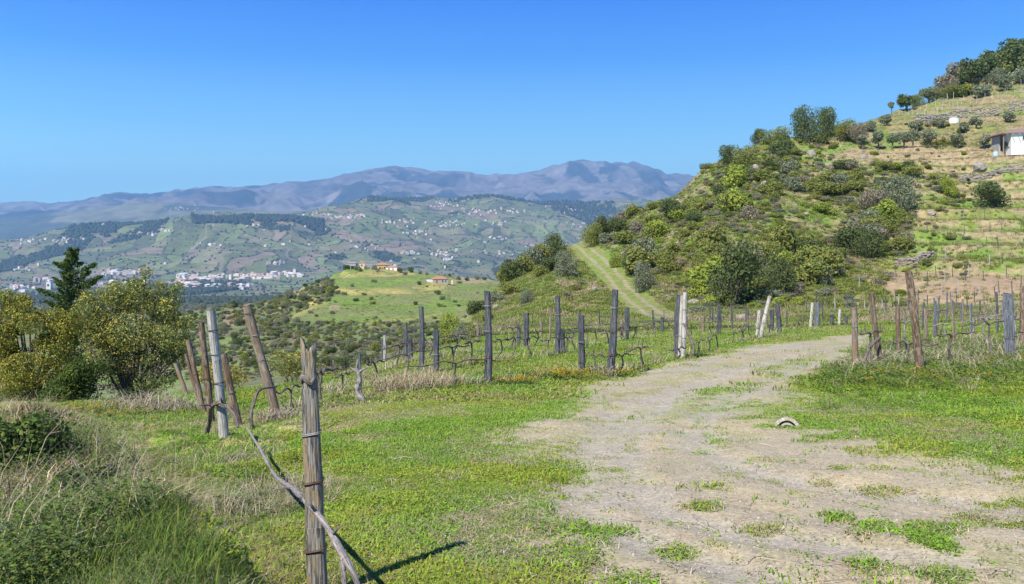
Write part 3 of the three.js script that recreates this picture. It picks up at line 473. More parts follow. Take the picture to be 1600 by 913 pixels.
post('straight white post near the far end of the lane', M.pale, 1266, 40, 1270, 473, 6, 'white posts along the lane', [], 0.9);
post('bluish slate post touching the straight white post', M.bluish, 1276, 40, 1277, 473, 8, MP, [], 0.85, ST);
post('last white post before the lane bends away', M.pale, 1311, 46, 1313, 484, 6, 'white posts along the lane', [], 0.9);
post('slate post left of the last white post', M.slate, 1299, 46, 1300, 492, 6, MP, [], 0.9, ST);
post('slate post right of the last white post', M.slate, 1322, 44, 1323, 494, 6, MP, [], 0.9, ST);
const RP = 'brown wooden posts on the right of the lane';
post('grey-topped post with a vine curling round its foot', M.tawny, 1338, 16.6, 1334, 480, 13, RP, [0.3, 0.5, 0.7], 0.95);
post('knotty brown post second from the lane on the right', M.brown, 1379, 17.4, 1361, 458, 13, RP, [0.4, 0.8], 0.85);
post('thinner brown post left of the big leaning post', M.brown, 1405, 19.5, 1402, 477, 11, RP, [0.4], 0.8);
post('big rust-streaked leaning post, largest on the right', M.brown, 1441, 15, 1419, 425, 19, RP, [0.42, 0.6, 0.75], 0.82);
post('slim tapering brown stake right of the big leaning post', M.tawny, 1449, 24, 1446, 482, 9, RP, [], 0.7);
post('wide bluish slate post with a pale split foot', M.bluish, 1580, 17.5, 1576, 459, 17, MP, [0.4], 0.9, ST);
post('brown post cut by the right edge of the picture', M.brown, 1598, 21, 1598, 448, 11, RP, [], 0.9);
{ // stakes of the far rows: alike from here
  const r = rng(31), gA = postGeo(1.45, 0.045, 0.036, ST, r), gB = postGeo(1.3, 0.04, 0.034, 'wood', r), gC = postGeo(1.9, 0.06, 0.05, ST, r);
  const far = (px, D, geo, mat, label, group) => { const m = solo('vineyard_stake', geo, mat, label, 'stake', GP(px, D, -0.15), group); m.rotation.set((r() - 0.5) * 0.14, r() * 0.6, (r() - 0.5) * 0.14); m.scale.y = 0.7 + 0.4 * r(); };
  for (const [D, a, b, n] of [[23, 1470, 1610, 2], [28, 1440, 1615, 4], [34, 1420, 1615, 6], [41, 1390, 1615, 7], [50, 1385, 1620, 8], [60, 1375, 1620, 8]]) for (let i = 0; i < n; i++) far(lerp(a, b, (i + 0.3 + r() * 0.5) / n), D * (0.97 + 0.06 * r()), r() < 0.75 ? gA : gB, r() < 0.35 ? M.bluish : r() < 0.6 ? M.tawny : M.slate, ORD[i] + ' thin stake from the left in the ' + ORD[[23, 28, 34, 41, 50, 60].indexOf(D)] + ' stake row right of the lane', 'stakes in the right vineyard');
  for (const [D, a, b, n] of [[66, 1270, 1420, 6], [72, 1240, 1600, 11], [80, 1250, 1610, 11], [88, 1330, 1615, 9], [97, 1390, 1610, 8], [107, 1395, 1610, 7], [117, 1400, 1615, 7], [128, 1420, 1610, 6]]) for (let i = 0; i < n; i++) far(lerp(a, b, (i + 0.3 + r() * 0.5) / n), D * (0.98 + 0.04 * r()), gA, r() < 0.7 ? M.slate : M.grey, ORD[i] + ' stake from the left in the ' + ORD[[66, 72, 80, 88, 97, 107, 117, 128].indexOf(D)] + ' row up the hillside terraces', 'stakes on the hillside terraces');
  for (const [D, a, b, n] of [[205, 1402, 1500, 13], [212, 1420, 1600, 16], [222, 1470, 1605, 10]]) for (let i = 0; i < n; i++) far(lerp(a, b, (i + 0.3 + r() * 0.5) / n), D, gC, r() < 0.8 ? M.pale : M.grey, ORD[i] + ' pale stake from the left in the ' + ['lowest', 'middle', 'top'][[205, 212, 222].indexOf(D)] + ' row of the topmost vineyard', 'pale stakes high on the hill');
  for (const [D, a, b, n] of [[34, 560, 1020, 4], [42, 800, 1180, 6], [52, 840, 1300, 8], [62, 880, 1250, 6]]) for (let i = 0; i < n; i++) far(lerp(a, b, (i + 0.3 + r() * 0.5) / n), D, gA, r() < 0.7 ? M.slate : M.tawny, ORD[i] + ' low dark stake from the left in the ' + ORD[[34, 42, 52, 62].indexOf(D)] + ' row beyond the yard', 'stakes in the middle vineyard');
}
log('posts');
// ---------------------------------------------------------------- vines and wires
let vineSeed = 900;
function vine(label, x, D, h, dx, dd, la, lb, rad, group, mat = M.vine, parts = true) {
  const r = rng(vineSeed++), b = G3(x, D, -0.06), g = thing('grapevine', label, 'vine', b, group), L = Math.hypot(dx, dd); dx /= L; dd /= L;
  const jit = (k) => (r() - 0.5) * k, head = V(jit(0.16), h + 0.06, jit(0.16)), tr = [V(0, 0, 0), V(jit(0.1), h * 0.3, jit(0.1)), V(head.x + jit(0.1), h * 0.7, head.z + jit(0.1)), head];
  const n = parts ? 9 : 5, seg = parts ? 7 : 5, tp = curvePts(tr, n); part('trunk', tube(tp, tp.map((_, i) => rad * (1.15 - 0.35 * i / n) * (0.85 + 0.3 * r())), seg, r, 0.18), mat, g);
  for (const [s, len] of [[1, la], [-1, lb]]) {
    if (len < 0.1) continue;
    const at = (t) => { const ex = dx * s * len * t, ed = dd * s * len * t; return V(head.x + ex, lerp(head.y, H(x + ex, D + ed) - b.y + h * 1.05, t) + jit(0.045), head.z - ed + jit(0.05)); };
    const ap = curvePts([head.clone(), at(0.25).add(V(0, 0.04, 0)), at(0.6), at(0.85), at(1)], n + 3), arm = part('cordon', tube(ap, ap.map((_, i) => rad * (0.85 - 0.4 * i / (n + 3)) * (0.85 + 0.3 * r())), seg, r, 0.22), mat, g);
    if (parts) for (let k = 0; k < 4; k++) { const q = ap[2 + Math.floor(r() * (ap.length - 3))], e = q.clone().add(V(jit(0.1), 0.06 + r() * 0.16, jit(0.1))); part('cane', tube([q, q.clone().lerp(e, 0.5).add(V(jit(0.03), 0, jit(0.03))), e], [rad * 0.4, rad * 0.3, rad * 0.18], 5, r, 0.1), mat, arm); }
  }
  return g;
}
function row(pts, step, h, rad, label, group, parts, mat) {
  let nth = 0;
  const P = pts.map(([px, D]) => [(px - 800) / F * D, D]), r = rng(vineSeed + 7);
  for (let i = 0; i < P.length - 1; i++) { const [x0, d0] = P[i], [x1, d1] = P[i + 1], L = Math.hypot(x1 - x0, d1 - d0), n = Math.max(1, Math.round(L / step)); for (let k = 0; k < n; k++) { if (r() < 0.22) continue; const t = (k + 0.35 + 0.3 * r()) / n; vine((nth < 20 ? ORD[nth] : 'twenty-' + (ORD[nth - 20] ?? 'last')) + ' ' + label + ' from the left', lerp(x0, x1, t), lerp(d0, d1, t), h * (0.7 + 0.5 * r()), x1 - x0, d1 - d0, L / n * (0.35 + 0.4 * r()), L / n * (0.25 + 0.45 * r()), (nth++, rad) * (0.85 + 0.3 * r()), group, mat, parts); } }
}
function wire(pts, up, label, group) { // galvanised wire strung along a row
  const w = []; for (let i = 0; i < pts.length; i++) { w.push(GP(pts[i][0], pts[i][1], up)); if (i < pts.length - 1) { const m = GP((pts[i][0] + pts[i + 1][0]) / 2, (pts[i][1] + pts[i + 1][1]) / 2, up - 0.02); m.y = Math.min(m.y, (GP(...pts[i], up).y + GP(...pts[i + 1], up).y) / 2 - 0.01); w.push(m); } }
  const o = w[0].clone(); solo('trellis_wire', tube(w.map((p) => p.clone().sub(o)), w.map(() => 0.0022), 4, rng(3)), M.wire, label, 'wire', o, group);
}
const ROWS = {
  front: [[640, 14.3], [763, 15.4], [911, 17.4], [953, 17.5], [1067, 22], [1187, 32], [1270, 42]],
  second: [[437, 13], [520, 15.4], [600, 17.4], [681, 18.4], [790, 21.5], [870, 25], [979, 33], [1123, 38], [1218, 40]],
  third: [[470, 17.5], [560, 20.5], [641, 24], [740, 26.5], [822, 29], [900, 33], [1035, 42], [1150, 47]],
  right: [[1338, 16.6], [1379, 17.2], [1441, 16.4], [1510, 17], [1580, 17.5], [1660, 18]],
};
row(ROWS.front, 1.15, 0.36, 0.02, 'bare grapevine in the front row beside the yard', 'vines of the front row', true);
row(ROWS.second, 1.3, 0.48, 0.021, 'bare grapevine in the second row behind the yard', 'vines of the second row', true);
row(ROWS.third, 1.5, 0.52, 0.022, 'bare grapevine in the third row behind the yard', 'vines of the third row', true);
row(ROWS.right, 0.95, 0.62, 0.024, 'bare grapevine in the nearest row right of the lane', 'vines of the right front row', true, M.vine);
row([[1400, 20], [1480, 21], [1560, 22], [1650, 23]], 1.0, 0.65, 0.024, 'pale bare grapevine in the second row right of the lane', 'vines of the right second row', true, M.paleVine);
for (const [D, a, b] of [[26, 1450, 1640], [31, 1440, 1640], [37, 1400, 1640], [45, 1390, 1640], [54, 1370, 1640]]) row([[a, D], [(a + b) / 2, D * 1.02], [b, D * 1.04]], 1.35, 0.6, 0.024, 'small bare grapevine in the ' + ORD[[26, 31, 37, 45, 54].indexOf(D)] + ' back row right of the lane', 'vines of the right back rows', false, D % 2 ? M.vine : M.paleVine);
for (const [D, a, b] of [[38, 690, 1010], [46, 780, 1200], [54, 830, 1330], [63, 870, 1300]]) row([[a, D], [(a + b) / 2, D * 1.02], [b, D * 1.02]], 1.9, 0.5, 0.022, 'small bare grapevine in the ' + ORD[[38, 46, 54, 63].indexOf(D)] + ' far row beyond the yard', 'vines of the far middle rows', false);
for (const [k, l] of [['front', 'front'], ['second', 'second'], ['third', 'third']]) { wire(ROWS[k], 0.55, 'low galvanised wire strung along the ' + l + ' vine row', 'trellis wires'); wire(ROWS[k], 1.0, 'upper galvanised wire strung along the ' + l + ' vine row', 'trellis wires'); }
wire(ROWS.right, 0.72, 'low wire along the vines right of the lane', 'trellis wires'); wire(ROWS.right, 1.15, 'upper wire along the vines right of the lane', 'trellis wires');
{ // the vines one can tell apart
  const bare = (label, ctrl, r0, r1, mat, side = []) => {
    const r = rng(vineSeed++), base = ctrl[0].clone(), pts = curvePts(ctrl.map((p) => p.clone().sub(base)), 26), n = pts.length - 1, g = thing('grapevine', label, 'vine', base);
    part('trunk', tube(pts, pts.map((_, i) => lerp(r0, r1, i / n) * (0.8 + 0.45 * r())), 9, r, 0.16), mat, g);
    for (const [t, ...d] of side) { const q = pts[Math.round(t * n)], e = q.clone().add(V(...d)), m = q.clone().lerp(e, 0.5).add(V(0.02 * (r() - 0.5), 0.015, 0.02)); part('cane', tube(curvePts([q, m, e], 6), [1, 0.9, 0.8, 0.7, 0.6, 0.5, 0.35].map((k) => k * r1 * 0.75), 6, r, 0.15), mat, g); }
  };
  bare('pale leafless vine arm slanting past the front post', [UNP(566, 960, 3.72), UNP(557, 908, 3.72), UNP(530, 858, 3.76), UNP(505, 815, 3.86), UNP(478, 785, 4.1), UNP(455, 762, 4.9), UNP(430, 744, 6.0), UNP(405, 700, 7.4), UNP(385, 668, 8.6)], 0.0155, 0.011, M.paleVine, [[0.08, 0.02, 0.05, 0.02], [0.3, 0.05, 0.05, 0.03], [0.42, -0.03, 0.06, 0.03], [0.62, -0.12, -0.01, 0.02], [0.66, 0.02, 0.07, 0], [0.85, 0.05, 0.08, 0.02]]);
  bare('pale vine stem rising under the slanting arm, beside the front post', [UNP(545, 960, 3.7), UNP(537, 900, 3.72), UNP(534, 868, 3.74)], 0.014, 0.011, M.paleVine);
  bare('dark twisted vine stem left of the pale grey post', [GP(330, 10.6, -0.05), UNP(322, 690, 10.5), UNP(328, 655, 10.3), UNP(330, 637, 10), UNP(345, 630, 9.8), UNP(362, 642, 9.7), UNP(372, 668, 9.6)], 0.028, 0.018, M.vine, [[0.55, -0.12, 0.02, 0.1], [0.7, 0.02, 0.08, 0.1]]);
  bare('short twisted vine under the thin bluish stake', [GP(563, 13.2, -0.05), UNP(567, 628, 13.2), UNP(558, 612, 13.2), UNP(562, 592, 13.2), UNP(556, 575, 13.2)], 0.045, 0.03, M.paleVine, [[0.85, -0.12, 0.1, 0], [0.9, 0.15, 0.08, 0], [0.95, 0.02, 0.16, 0]]);
  bare('dark hooked vine leaning on the paired white posts', [GP(1076, 21.6, -0.05), UNP(1084, 548, 21.6), UNP(1079, 530, 21.7), UNP(1073, 515, 21.8), UNP(1069, 506, 21.9)], 0.035, 0.025, M.vine, [[0.9, 0.1, 0.1, 0]]);
  bare('black vine arching over in a hoop beside the right lane post', [GP(1318, 15.9, -0.05), UNP(1317, 592, 16), UNP(1323, 582, 16.1), UNP(1338, 580, 16.2), UNP(1347, 583, 16.25), UNP(1352, 560, 16.4), UNP(1362, 540, 16.7), UNP(1375, 528, 17)], 0.03, 0.026, M.vine, [[0.5, 0.06, -0.1, 0.02], [0.6, 0.18, 0.02, -0.05], [0.8, 0.03, 0.07, 0]]);
  bare('thin upright vine stem between pale grey and tawny posts', [GP(395, 11.6, -0.05), UNP(392, 650, 11.6), UNP(397, 628, 11.7), UNP(405, 610, 11.9), UNP(432, 604, 12.2)], 0.022, 0.016, M.vine, [[0.7, -0.05, 0.06, 0]]);
}
log('vines');
// ---------------------------------------------------------------- shrubs and trees
const GREENS = {
  broom: [[0.209, 0.253, 0.048], [0.264, 0.275, 0.061], [0.164, 0.220, 0.053], [0.307, 0.286, 0.078]],
  dark: [[0.096, 0.139, 0.043], [0.129, 0.172, 0.051], [0.160, 0.182, 0.060], [0.086, 0.117, 0.043]],
  olive: [[0.198, 0.227, 0.128], [0.258, 0.277, 0.168], [0.168, 0.208, 0.119], [0.298, 0.306, 0.198]],
  lime: [[0.307, 0.373, 0.055], [0.241, 0.330, 0.044], [0.352, 0.373, 0.066]],
  dusk: [[0.320, 0.264, 0.195], [0.251, 0.229, 0.160], [0.389, 0.310, 0.229], [0.206, 0.217, 0.114]],
  gold: [[0.22, 0.24, 0.045], [0.19, 0.22, 0.045], [0.28, 0.27, 0.05], [0.15, 0.2, 0.045]],
};
const KIND_WORD = { broom: 'olive-green broom', dark: 'dark evergreen', olive: 'grey-green', lime: 'bright yellow-green', dusk: 'brownish half-bare', gold: 'golden green' };
const shrubProto = {};
{ let s = 200; for (const k of Object.keys(GREENS)) shrubProto[k] = [0, 1, 2].map((i) => { const r = rng(s++); return { leaf: leafCloud(r, { lobes: bushLobes(r, 1, 1.5, 7 + i * 2, 0.2), n: k === 'dusk' ? 1000 : 1700, size: 0.088, cols: GREENS[k], jit: 0.35, sq: 0.9 }), stem: mergeGeometries([0, 1, 2, 3].map(() => { const e = V((r() - 0.5) * 0.9, 0.7 + r() * 0.3, (r() - 0.5) * 0.9); return tube([V(0, -0.15, 0), e.clone().multiplyScalar(0.45).add(V(0.04, 0, 0.03)), e], [0.045, 0.03, 0.012], 5, r); })) }; }); }
function shrub(kind, x, D, w, h, label, group, r, withStem = true) {   // w, h in metres
  const p = shrubProto[kind][Math.floor(r() * 3)], b = G3(x, D, -0.1 * h);
  if (withStem) { const g = thing('shrub', label, 'shrub', b, group); part('foliage', p.leaf, leafMat, g); part('stem', p.stem, M.stem, g); g.scale.set(w / 2, h / 1.5, w / 2 * (0.85 + 0.3 * r())); g.rotation.y = r() * 6.28; return g; }
  const m = solo('shrub', p.leaf, leafMat, label, 'shrub', b, group); m.scale.set(w / 2, h / 1.5, w / 2 * (0.85 + 0.3 * r())); m.rotation.y = r() * 6.28; return m;
}
const bigProto = {};                                         // fuller crowns for the large bushes
function bigBush(kind, px, py, wpx, hpx, label, seed, group) {
  const r = rng(seed), h = hitNear(px, py); if (!h) return; const w = wpx / F * h.D, ht = hpx / F * h.D, key = kind + (seed % 3);
  if (!bigProto[key]) { const q = rng(seed + 5000); bigProto[key] = leafCloud(q, { lobes: bushLobes(q, 1, 1.7, 15, 0.16), n: 4200, size: 0.05, cols: GREENS[kind], jit: 0.38, sq: 0.92, depth: 0.6 }); }
  const g = thing('large_bush', label, 'bush', G3(h.x, h.D, -0.12 * ht), group); part('foliage', bigProto[key], leafMat, g);
  for (let i = 0; i < 4; i++) { const e = V((r() - 0.5) * 1.1, 0.8 + r() * 0.4, (r() - 0.5) * 1.1); part('stem', tube([V(0, -0.1, 0), e.clone().multiplyScalar(0.5).add(V(0.05, 0, 0.05)), e], [0.06, 0.04, 0.015], 5, r), M.stem, g); }
  g.scale.set(w / 2, ht / 1.6, w / 2); g.rotation.y = r() * 6.28; return g;
}
function tree(kind, px, py, wpx, hpx, label, seed, group, trunkShare = 0.35) {
  const r = rng(seed), h = hitNear(px, py); if (!h) return; const w = wpx / F * h.D, ht = hpx / F * h.D, g = thing(kind === 'olive' ? 'olive_tree' : 'tree', label, 'tree', G3(h.x, h.D, -0.1), group);
  const lobes = bushLobes(r, w / 2, ht * (1 - trunkShare), 9, 0.1).map(([a, b, c, q]) => [a, b + ht * trunkShare, c, q]);
  part('crown', leafCloud(r, { lobes, n: 1100, size: 0.055 * w + 0.03, cols: GREENS[kind], jit: 0.35, depth: 0.6 }), leafMat, g);
  const top = V((r() - 0.5) * w * 0.15, ht * (trunkShare + 0.25), (r() - 0.5) * w * 0.15), tr = part('trunk', tube([V(0, 0, 0), V(0.04 * w, ht * trunkShare * 0.6, 0), top], [0.05 * w + 0.03, 0.04 * w + 0.02, 0.02 * w], 7, r, 0.15), M.stem, g);
  for (let i = 0; i < 4; i++) { const l = lobes[i]; part('limb', tube([V(0.03 * w, ht * trunkShare * 0.75, 0), V(l[0] * 0.5, (l[1] + ht * trunkShare) / 2, l[2] * 0.5), V(l[0], l[1], l[2])], [0.03 * w, 0.02 * w, 0.008 * w], 5, r), M.stem, tr); }
}
{
  const B = bigBush;
  B('dark', 1140, 478, 100, 105, 'largest dark bush on the hillside, above the slate post', 300); B('dark', 1212, 462, 58, 62, 'dark bush right of the largest dark bush', 301); B('broom', 1105, 440, 45, 50, 'olive-tinted bush left of the largest dark bush', 302);
  B('olive', 884, 432, 40, 42, 'round grey-green bush left of the hill track', 303); B('dark', 866, 402, 46, 40, 'dark bush at the crest left of the track', 304); B('olive', 822, 478, 27, 28, 'small round bush alone on the spur slope', 305);
  B('olive', 1405, 330, 60, 58, 'big grey-green bush in the middle of the terraces', 306); B('dusk', 1366, 338, 52, 48, 'brownish bush left of the big grey-green bush', 307); B('lime', 1483, 308, 34, 34, 'round yellow-green bush on the terraces', 308);
  B('dark', 1556, 326, 66, 44, 'wide dark bush at the right edge terraces', 309); B('dark', 1352, 402, 62, 46, 'dark bush above the bare soil patch', 310); B('olive', 1290, 448, 28, 34, 'small grey bush above the stakes', 311); B('dark', 1272, 440, 20, 26, 'small dark bush beside the small grey bush', 312);
  B('dark', 1262, 222, 50, 62, 'tall rounded tree-like bush on the skyline', 313); B('dark', 1290, 215, 42, 55, 'right lobe of the skyline thicket', 314); B('broom', 1322, 222, 40, 42, 'olive bush right of the skyline thicket', 315); B('dusk', 1340, 225, 34, 36, 'brownish bush below the skyline thicket', 316);
  B('olive', 1006, 456, 40, 52, 'grey-green bush at the foot of the hill by the track', 317); B('dark', 985, 432, 30, 36, 'dark bush lining the right side of the track', 318); B('lime', 962, 418, 24, 26, 'yellow-green bush halfway up the track', 319);
  B('broom', 925, 385, 36, 40, 'first bush of the hill right of the track crest', 320); B('dark', 945, 372, 34, 36, 'second bush of the hill right of the track crest', 321);
  B('broom', 1160, 262, 44, 40, 'broom bush high on the hill silhouette', 322); B('dark', 1138, 256, 34, 34, 'dark bush on the upper hill silhouette', 323); B('dark', 1182, 222, 30, 26, 'small dark bush on the skyline left of the thicket', 324); B('broom', 1210, 225, 50, 30, 'low broom clump on the skyline left of the thicket', 325);
  B('lime', 700, 540, 44, 52, 'fresh green bush behind the tallest slate post', 326);
  tree('dark', 1416, 163, 32, 28, 'dark round tree alone on the skyline', 330, undefined, 0.25); tree('olive', 1393, 173, 12, 22, 'tiny tree with bare trunk on the skyline', 331, undefined, 0.5); tree('olive', 1451, 152, 26, 26, 'grey tree on the skyline right of the dark round tree', 332);
  [[1478, 146, 40, 34, 'dusk'], [1492, 140, 40, 44, 'dusk'], [1520, 138, 46, 48, 'dark'], [1543, 128, 50, 46, 'dark'], [1562, 120, 44, 44, 'broom'], [1585, 112, 54, 52, 'dark'], [1600, 100, 50, 44, 'dark'], [1570, 142, 30, 28, 'olive'], [1598, 132, 32, 28, 'olive'], [1510, 152, 34, 22, 'gold'], [1535, 150, 30, 20, 'olive']].forEach(([px, py, w, h, k], i) => tree(k, px, py, w, h, KIND_WORD[k] + ' tree in the skyline wood, ' + ['leftmost', 'second', 'third', 'fourth', 'fifth', 'sixth', 'rightmost', 'front-row middle', 'front-row right', 'front-row golden', 'front-row left'][i] + ' one', 340 + i, 'trees of the skyline wood', 0.2));
  [[1432, 150, 26, 20, 'gold'], [1462, 146, 34, 22, 'broom'], [1483, 138, 40, 26, 'dusk'], [1500, 128, 40, 34, 'broom'], [1512, 122, 36, 34, 'dusk'], [1530, 116, 44, 36, 'dark'], [1550, 108, 46, 38, 'dark'], [1572, 102, 48, 40, 'broom'], [1592, 92, 52, 40, 'dark'], [1622, 84, 60, 44, 'dark'], [1490, 150, 44, 18, 'gold'], [1560, 130, 40, 24, 'olive']].forEach(([px, py, w, h, k], i) => bigBush(k, px, py, w, h, KIND_WORD[k] + ' bush of the skyline hedge, ' + ['first', 'second', 'third', 'fourth', 'fifth', 'sixth', 'seventh', 'eighth', 'ninth', 'last', 'low golden', 'low grey'][i] + ' from the left', 700 + i, 'bushes of the skyline hedge'));
  [[1348, 234], [1372, 233], [1394, 232], [1412, 231], [1426, 231], [1453, 231], [1496, 232], [1538, 234]].forEach(([px, py], i) => tree('olive', px, py, 20 + (i * 7) % 9, 24 + (i * 5) % 7, ['first', 'second', 'third', 'fourth', 'fifth', 'sixth', 'seventh', 'eighth'][i] + ' olive tree from the left on the house terrace', 360 + i, 'olive trees on the house terrace', 0.4));
  [[1360, 206], [1385, 196], [1430, 205], [1465, 200], [1508, 208], [1525, 200], [1578, 190]].forEach(([px, py], i) => tree('olive', px, py, 22, 18, ['first', 'second', 'third', 'fourth', 'fifth', 'sixth', 'seventh'][i] + ' small olive from the left under the stone wall', 380 + i, 'olive trees under the stone wall', 0.25));
  tree('olive', 1583, 240, 30, 26, 'young olive tree in front of the white house', 395, undefined, 0.3);
}
{ // the thick scrub: the larger shrubs one by one, the small stuff between them as cover
  const r = rng(411), cover = [], zone = (px, py) => {
    if (px > 905 && px < 1330) { const sky = table([[905, 372], [1000, 322], [1060, 296], [1100, 258], [1200, 212], [1330, 190]], px); if (py < sky) return 0; const low = table([[905, 395], [960, 450], [1000, 480], [1060, 440], [1100, 480], [1230, 470], [1330, 400]], px); if (py > low) return 0; let d = 0.6; if (Math.hypot((px - 1290) / 70, (py - 250) / 26) < 1) d = 0.25; if (Math.hypot((px - 1060) / 50, (py - 430) / 34) < 1) d = 0.15; if (px > 1000 && px < 1100 && Math.abs(py - (495 - (px - 960) * 0.62)) < 16) d = 0.1; return d; }
    if (px >= 1330 && px < 1420) return py > 250 && py < 400 ? 0.55 : 0; if (px >= 1420) return py > 262 && py < 330 ? 0.12 : 0; return 0;
  };
  let n = 0, tries = 0;
  while (n < 170 && tries++ < 6000) {
    const px = 905 + r() * 560, py = 195 + r() * 290; if (r() > zone(px, py)) continue; const h = hit(px, py, 44, 260); if (!h || Math.abs(trackDist(h.x, h.D)) < 3 || r() > 0.12 + sm(0.42, 0.52, fbm(h.x / 15 + 2, h.D / 22, 3))) continue;
    const q = r(), k = q < 0.5 ? 'broom' : q < 0.62 ? 'dark' : q < 0.78 ? 'olive' : q < 0.93 ? 'lime' : 'dusk', w = 2.3 + 3.8 * r() * r() + (px < 1000 ? 0.8 : 0), part2 = px < 1010 ? 'beside the hill track' : py < 300 ? 'on the upper hillside' : px > 1300 ? 'on the terrace edges' : 'on the lower hillside';
    shrub(k, h.x, h.D, w, w * (0.45 + 0.35 * r()), KIND_WORD[k] + ' shrub in the scrub ' + part2, KIND_WORD[k] + ' shrubs ' + part2, r, w > 3); n++;
  }
  tries = 0;
  while (cover.length < 3800 && tries++ < 30000) { const px = 880 + r() * 640, py = 190 + r() * 300; if (r() > zone(px, py) + 0.06) continue; const h = hit(px, py, 44, 260); if (!h || Math.abs(trackDist(h.x, h.D)) < 2.4 || r() > 0.15 + sm(0.4, 0.52, fbm(h.x / 15 + 2, h.D / 22, 3))) continue; const s = 0.25 + 0.75 * r() * r(), k = 0.75 + 0.5 * r(); cover.push([G3(h.x, h.D, -0.1), r() * 6.28, [s * (0.8 + 0.9 * r()), s * (0.45 + 0.4 * r()), s * (0.8 + 0.6 * r())], [k, k, k]]); }
  ['broom', 'olive', 'dusk', 'lime'].forEach((k, i) => stuff('hillside_scrub', shrubProto[k][i % 3].leaf, leafMat, cover.filter((_, j) => j % 4 === i), 'low ' + KIND_WORD[k] + ' scrub covering the right hillside', 'scrub'));
  // left flank of the spur
  [[738, 478, 24, 22], [752, 468, 26, 24], [768, 458, 30, 26], [786, 446, 32, 28], [803, 436, 34, 30], [818, 428, 30, 30], [834, 418, 34, 32], [848, 410, 30, 28], [858, 425, 30, 24], [842, 434, 28, 20], [775, 475, 26, 18], [800, 460, 26, 18], [745, 492, 30, 22], [760, 505, 26, 18]].forEach(([px, py, w, h], i) => { const q = hit(px, py, 44, 200); if (q && q.D < 200) shrub(['dark', 'broom', 'olive', 'broom'][i % 4], q.x, q.D, w / F * q.D * 1.15, h / F * q.D * 1.15, 'shrub on the left flank of the spur, number ' + 'one two three four five six seven eight nine ten eleven twelve thirteen fourteen'.split(' ')[i] + ' from the gully up', 'shrubs on the spur flank', r); });
  // gully scrub and knoll flank
  const gz = (px, py) => { if (px < 400) return py > 478 && py < 600 ? 0.55 : 0; if (px < 760) { if (py > 505 && py < 590) return 0.75; const fl = table([[400, 474], [480, 446], [540, 422]], px); if (px < 520 && py > fl && py < fl + 38) return 0.9; } return 0; };
  const g2 = []; n = 0; tries = 0;
  while (n < 85 && tries++ < 5000) { const px = 290 + r() * 460, py = 440 + r() * 150; if (r() > gz(px, py)) continue; const h = hit(px, py, 46, 600); if (!h) continue; const q = r(), k = q < 0.4 ? 'olive' : q < 0.75 ? 'dark' : q < 0.9 ? 'dusk' : 'broom', s = (8 + 12 * r()) / F * h.D, w = clamp(s, 1.4, 5.5), pl = py < 480 ? 'along the left flank of the green knoll' : px < 560 ? 'in the gully left of the green knoll' : 'in the gully below the green knoll'; shrub(k, h.x, h.D, w, w * (0.7 + 0.3 * r()), KIND_WORD[k] + ' shrub ' + pl, KIND_WORD[k] + ' shrubs ' + pl, r, w > 3.5); n++; }
  tries = 0;
  while (g2.length < 2600 && tries++ < 16000) { const px = 270 + r() * 490, py = 436 + r() * 160; if (r() > gz(px, py) + 0.03) continue; const h = hit(px, py, 46, 620); if (!h) continue; const s = clamp((2.2 + 4 * r()) / F * h.D, 0.3, 1.6), k = 0.75 + 0.5 * r(); g2.push([G3(h.x, h.D, -0.15), r() * 6.28, [s, s * (0.6 + 0.4 * r()), s], [k, k, k]]); }
  ['olive', 'dark', 'dusk', 'broom'].forEach((k, i) => stuff('gully_scrub', shrubProto[k][(i + 1) % 3].leaf, leafMat, g2.filter((_, j) => j % 4 === i), 'low ' + KIND_WORD[k] + ' scrub covering the gully left of the vineyard', 'scrub'));
  // groves and hedges on the valley floor
  const g3 = []; for (let i = 0; i < 5200; i++) { const D = 620 * Math.pow(1900 / 620, r()), u = -0.6 + 0.75 * r(), x = u * D; if (fbm(x / 70 + 9, D / 110, 3) < 0.47 && r() > 0.25) continue; const s = 1.5 + 2.6 * r(), k = 0.8 + 0.4 * r(); g3.push([G3(x, D, -0.4), r() * 6.28, [s, s * 0.8, s], [k, k, k]]); }
  stuff('valley_grove', shrubProto.olive[0].leaf, leafMat, g3, 'grey-green groves on the valley floor beyond the knoll', 'grove');
}
log('shrubs');
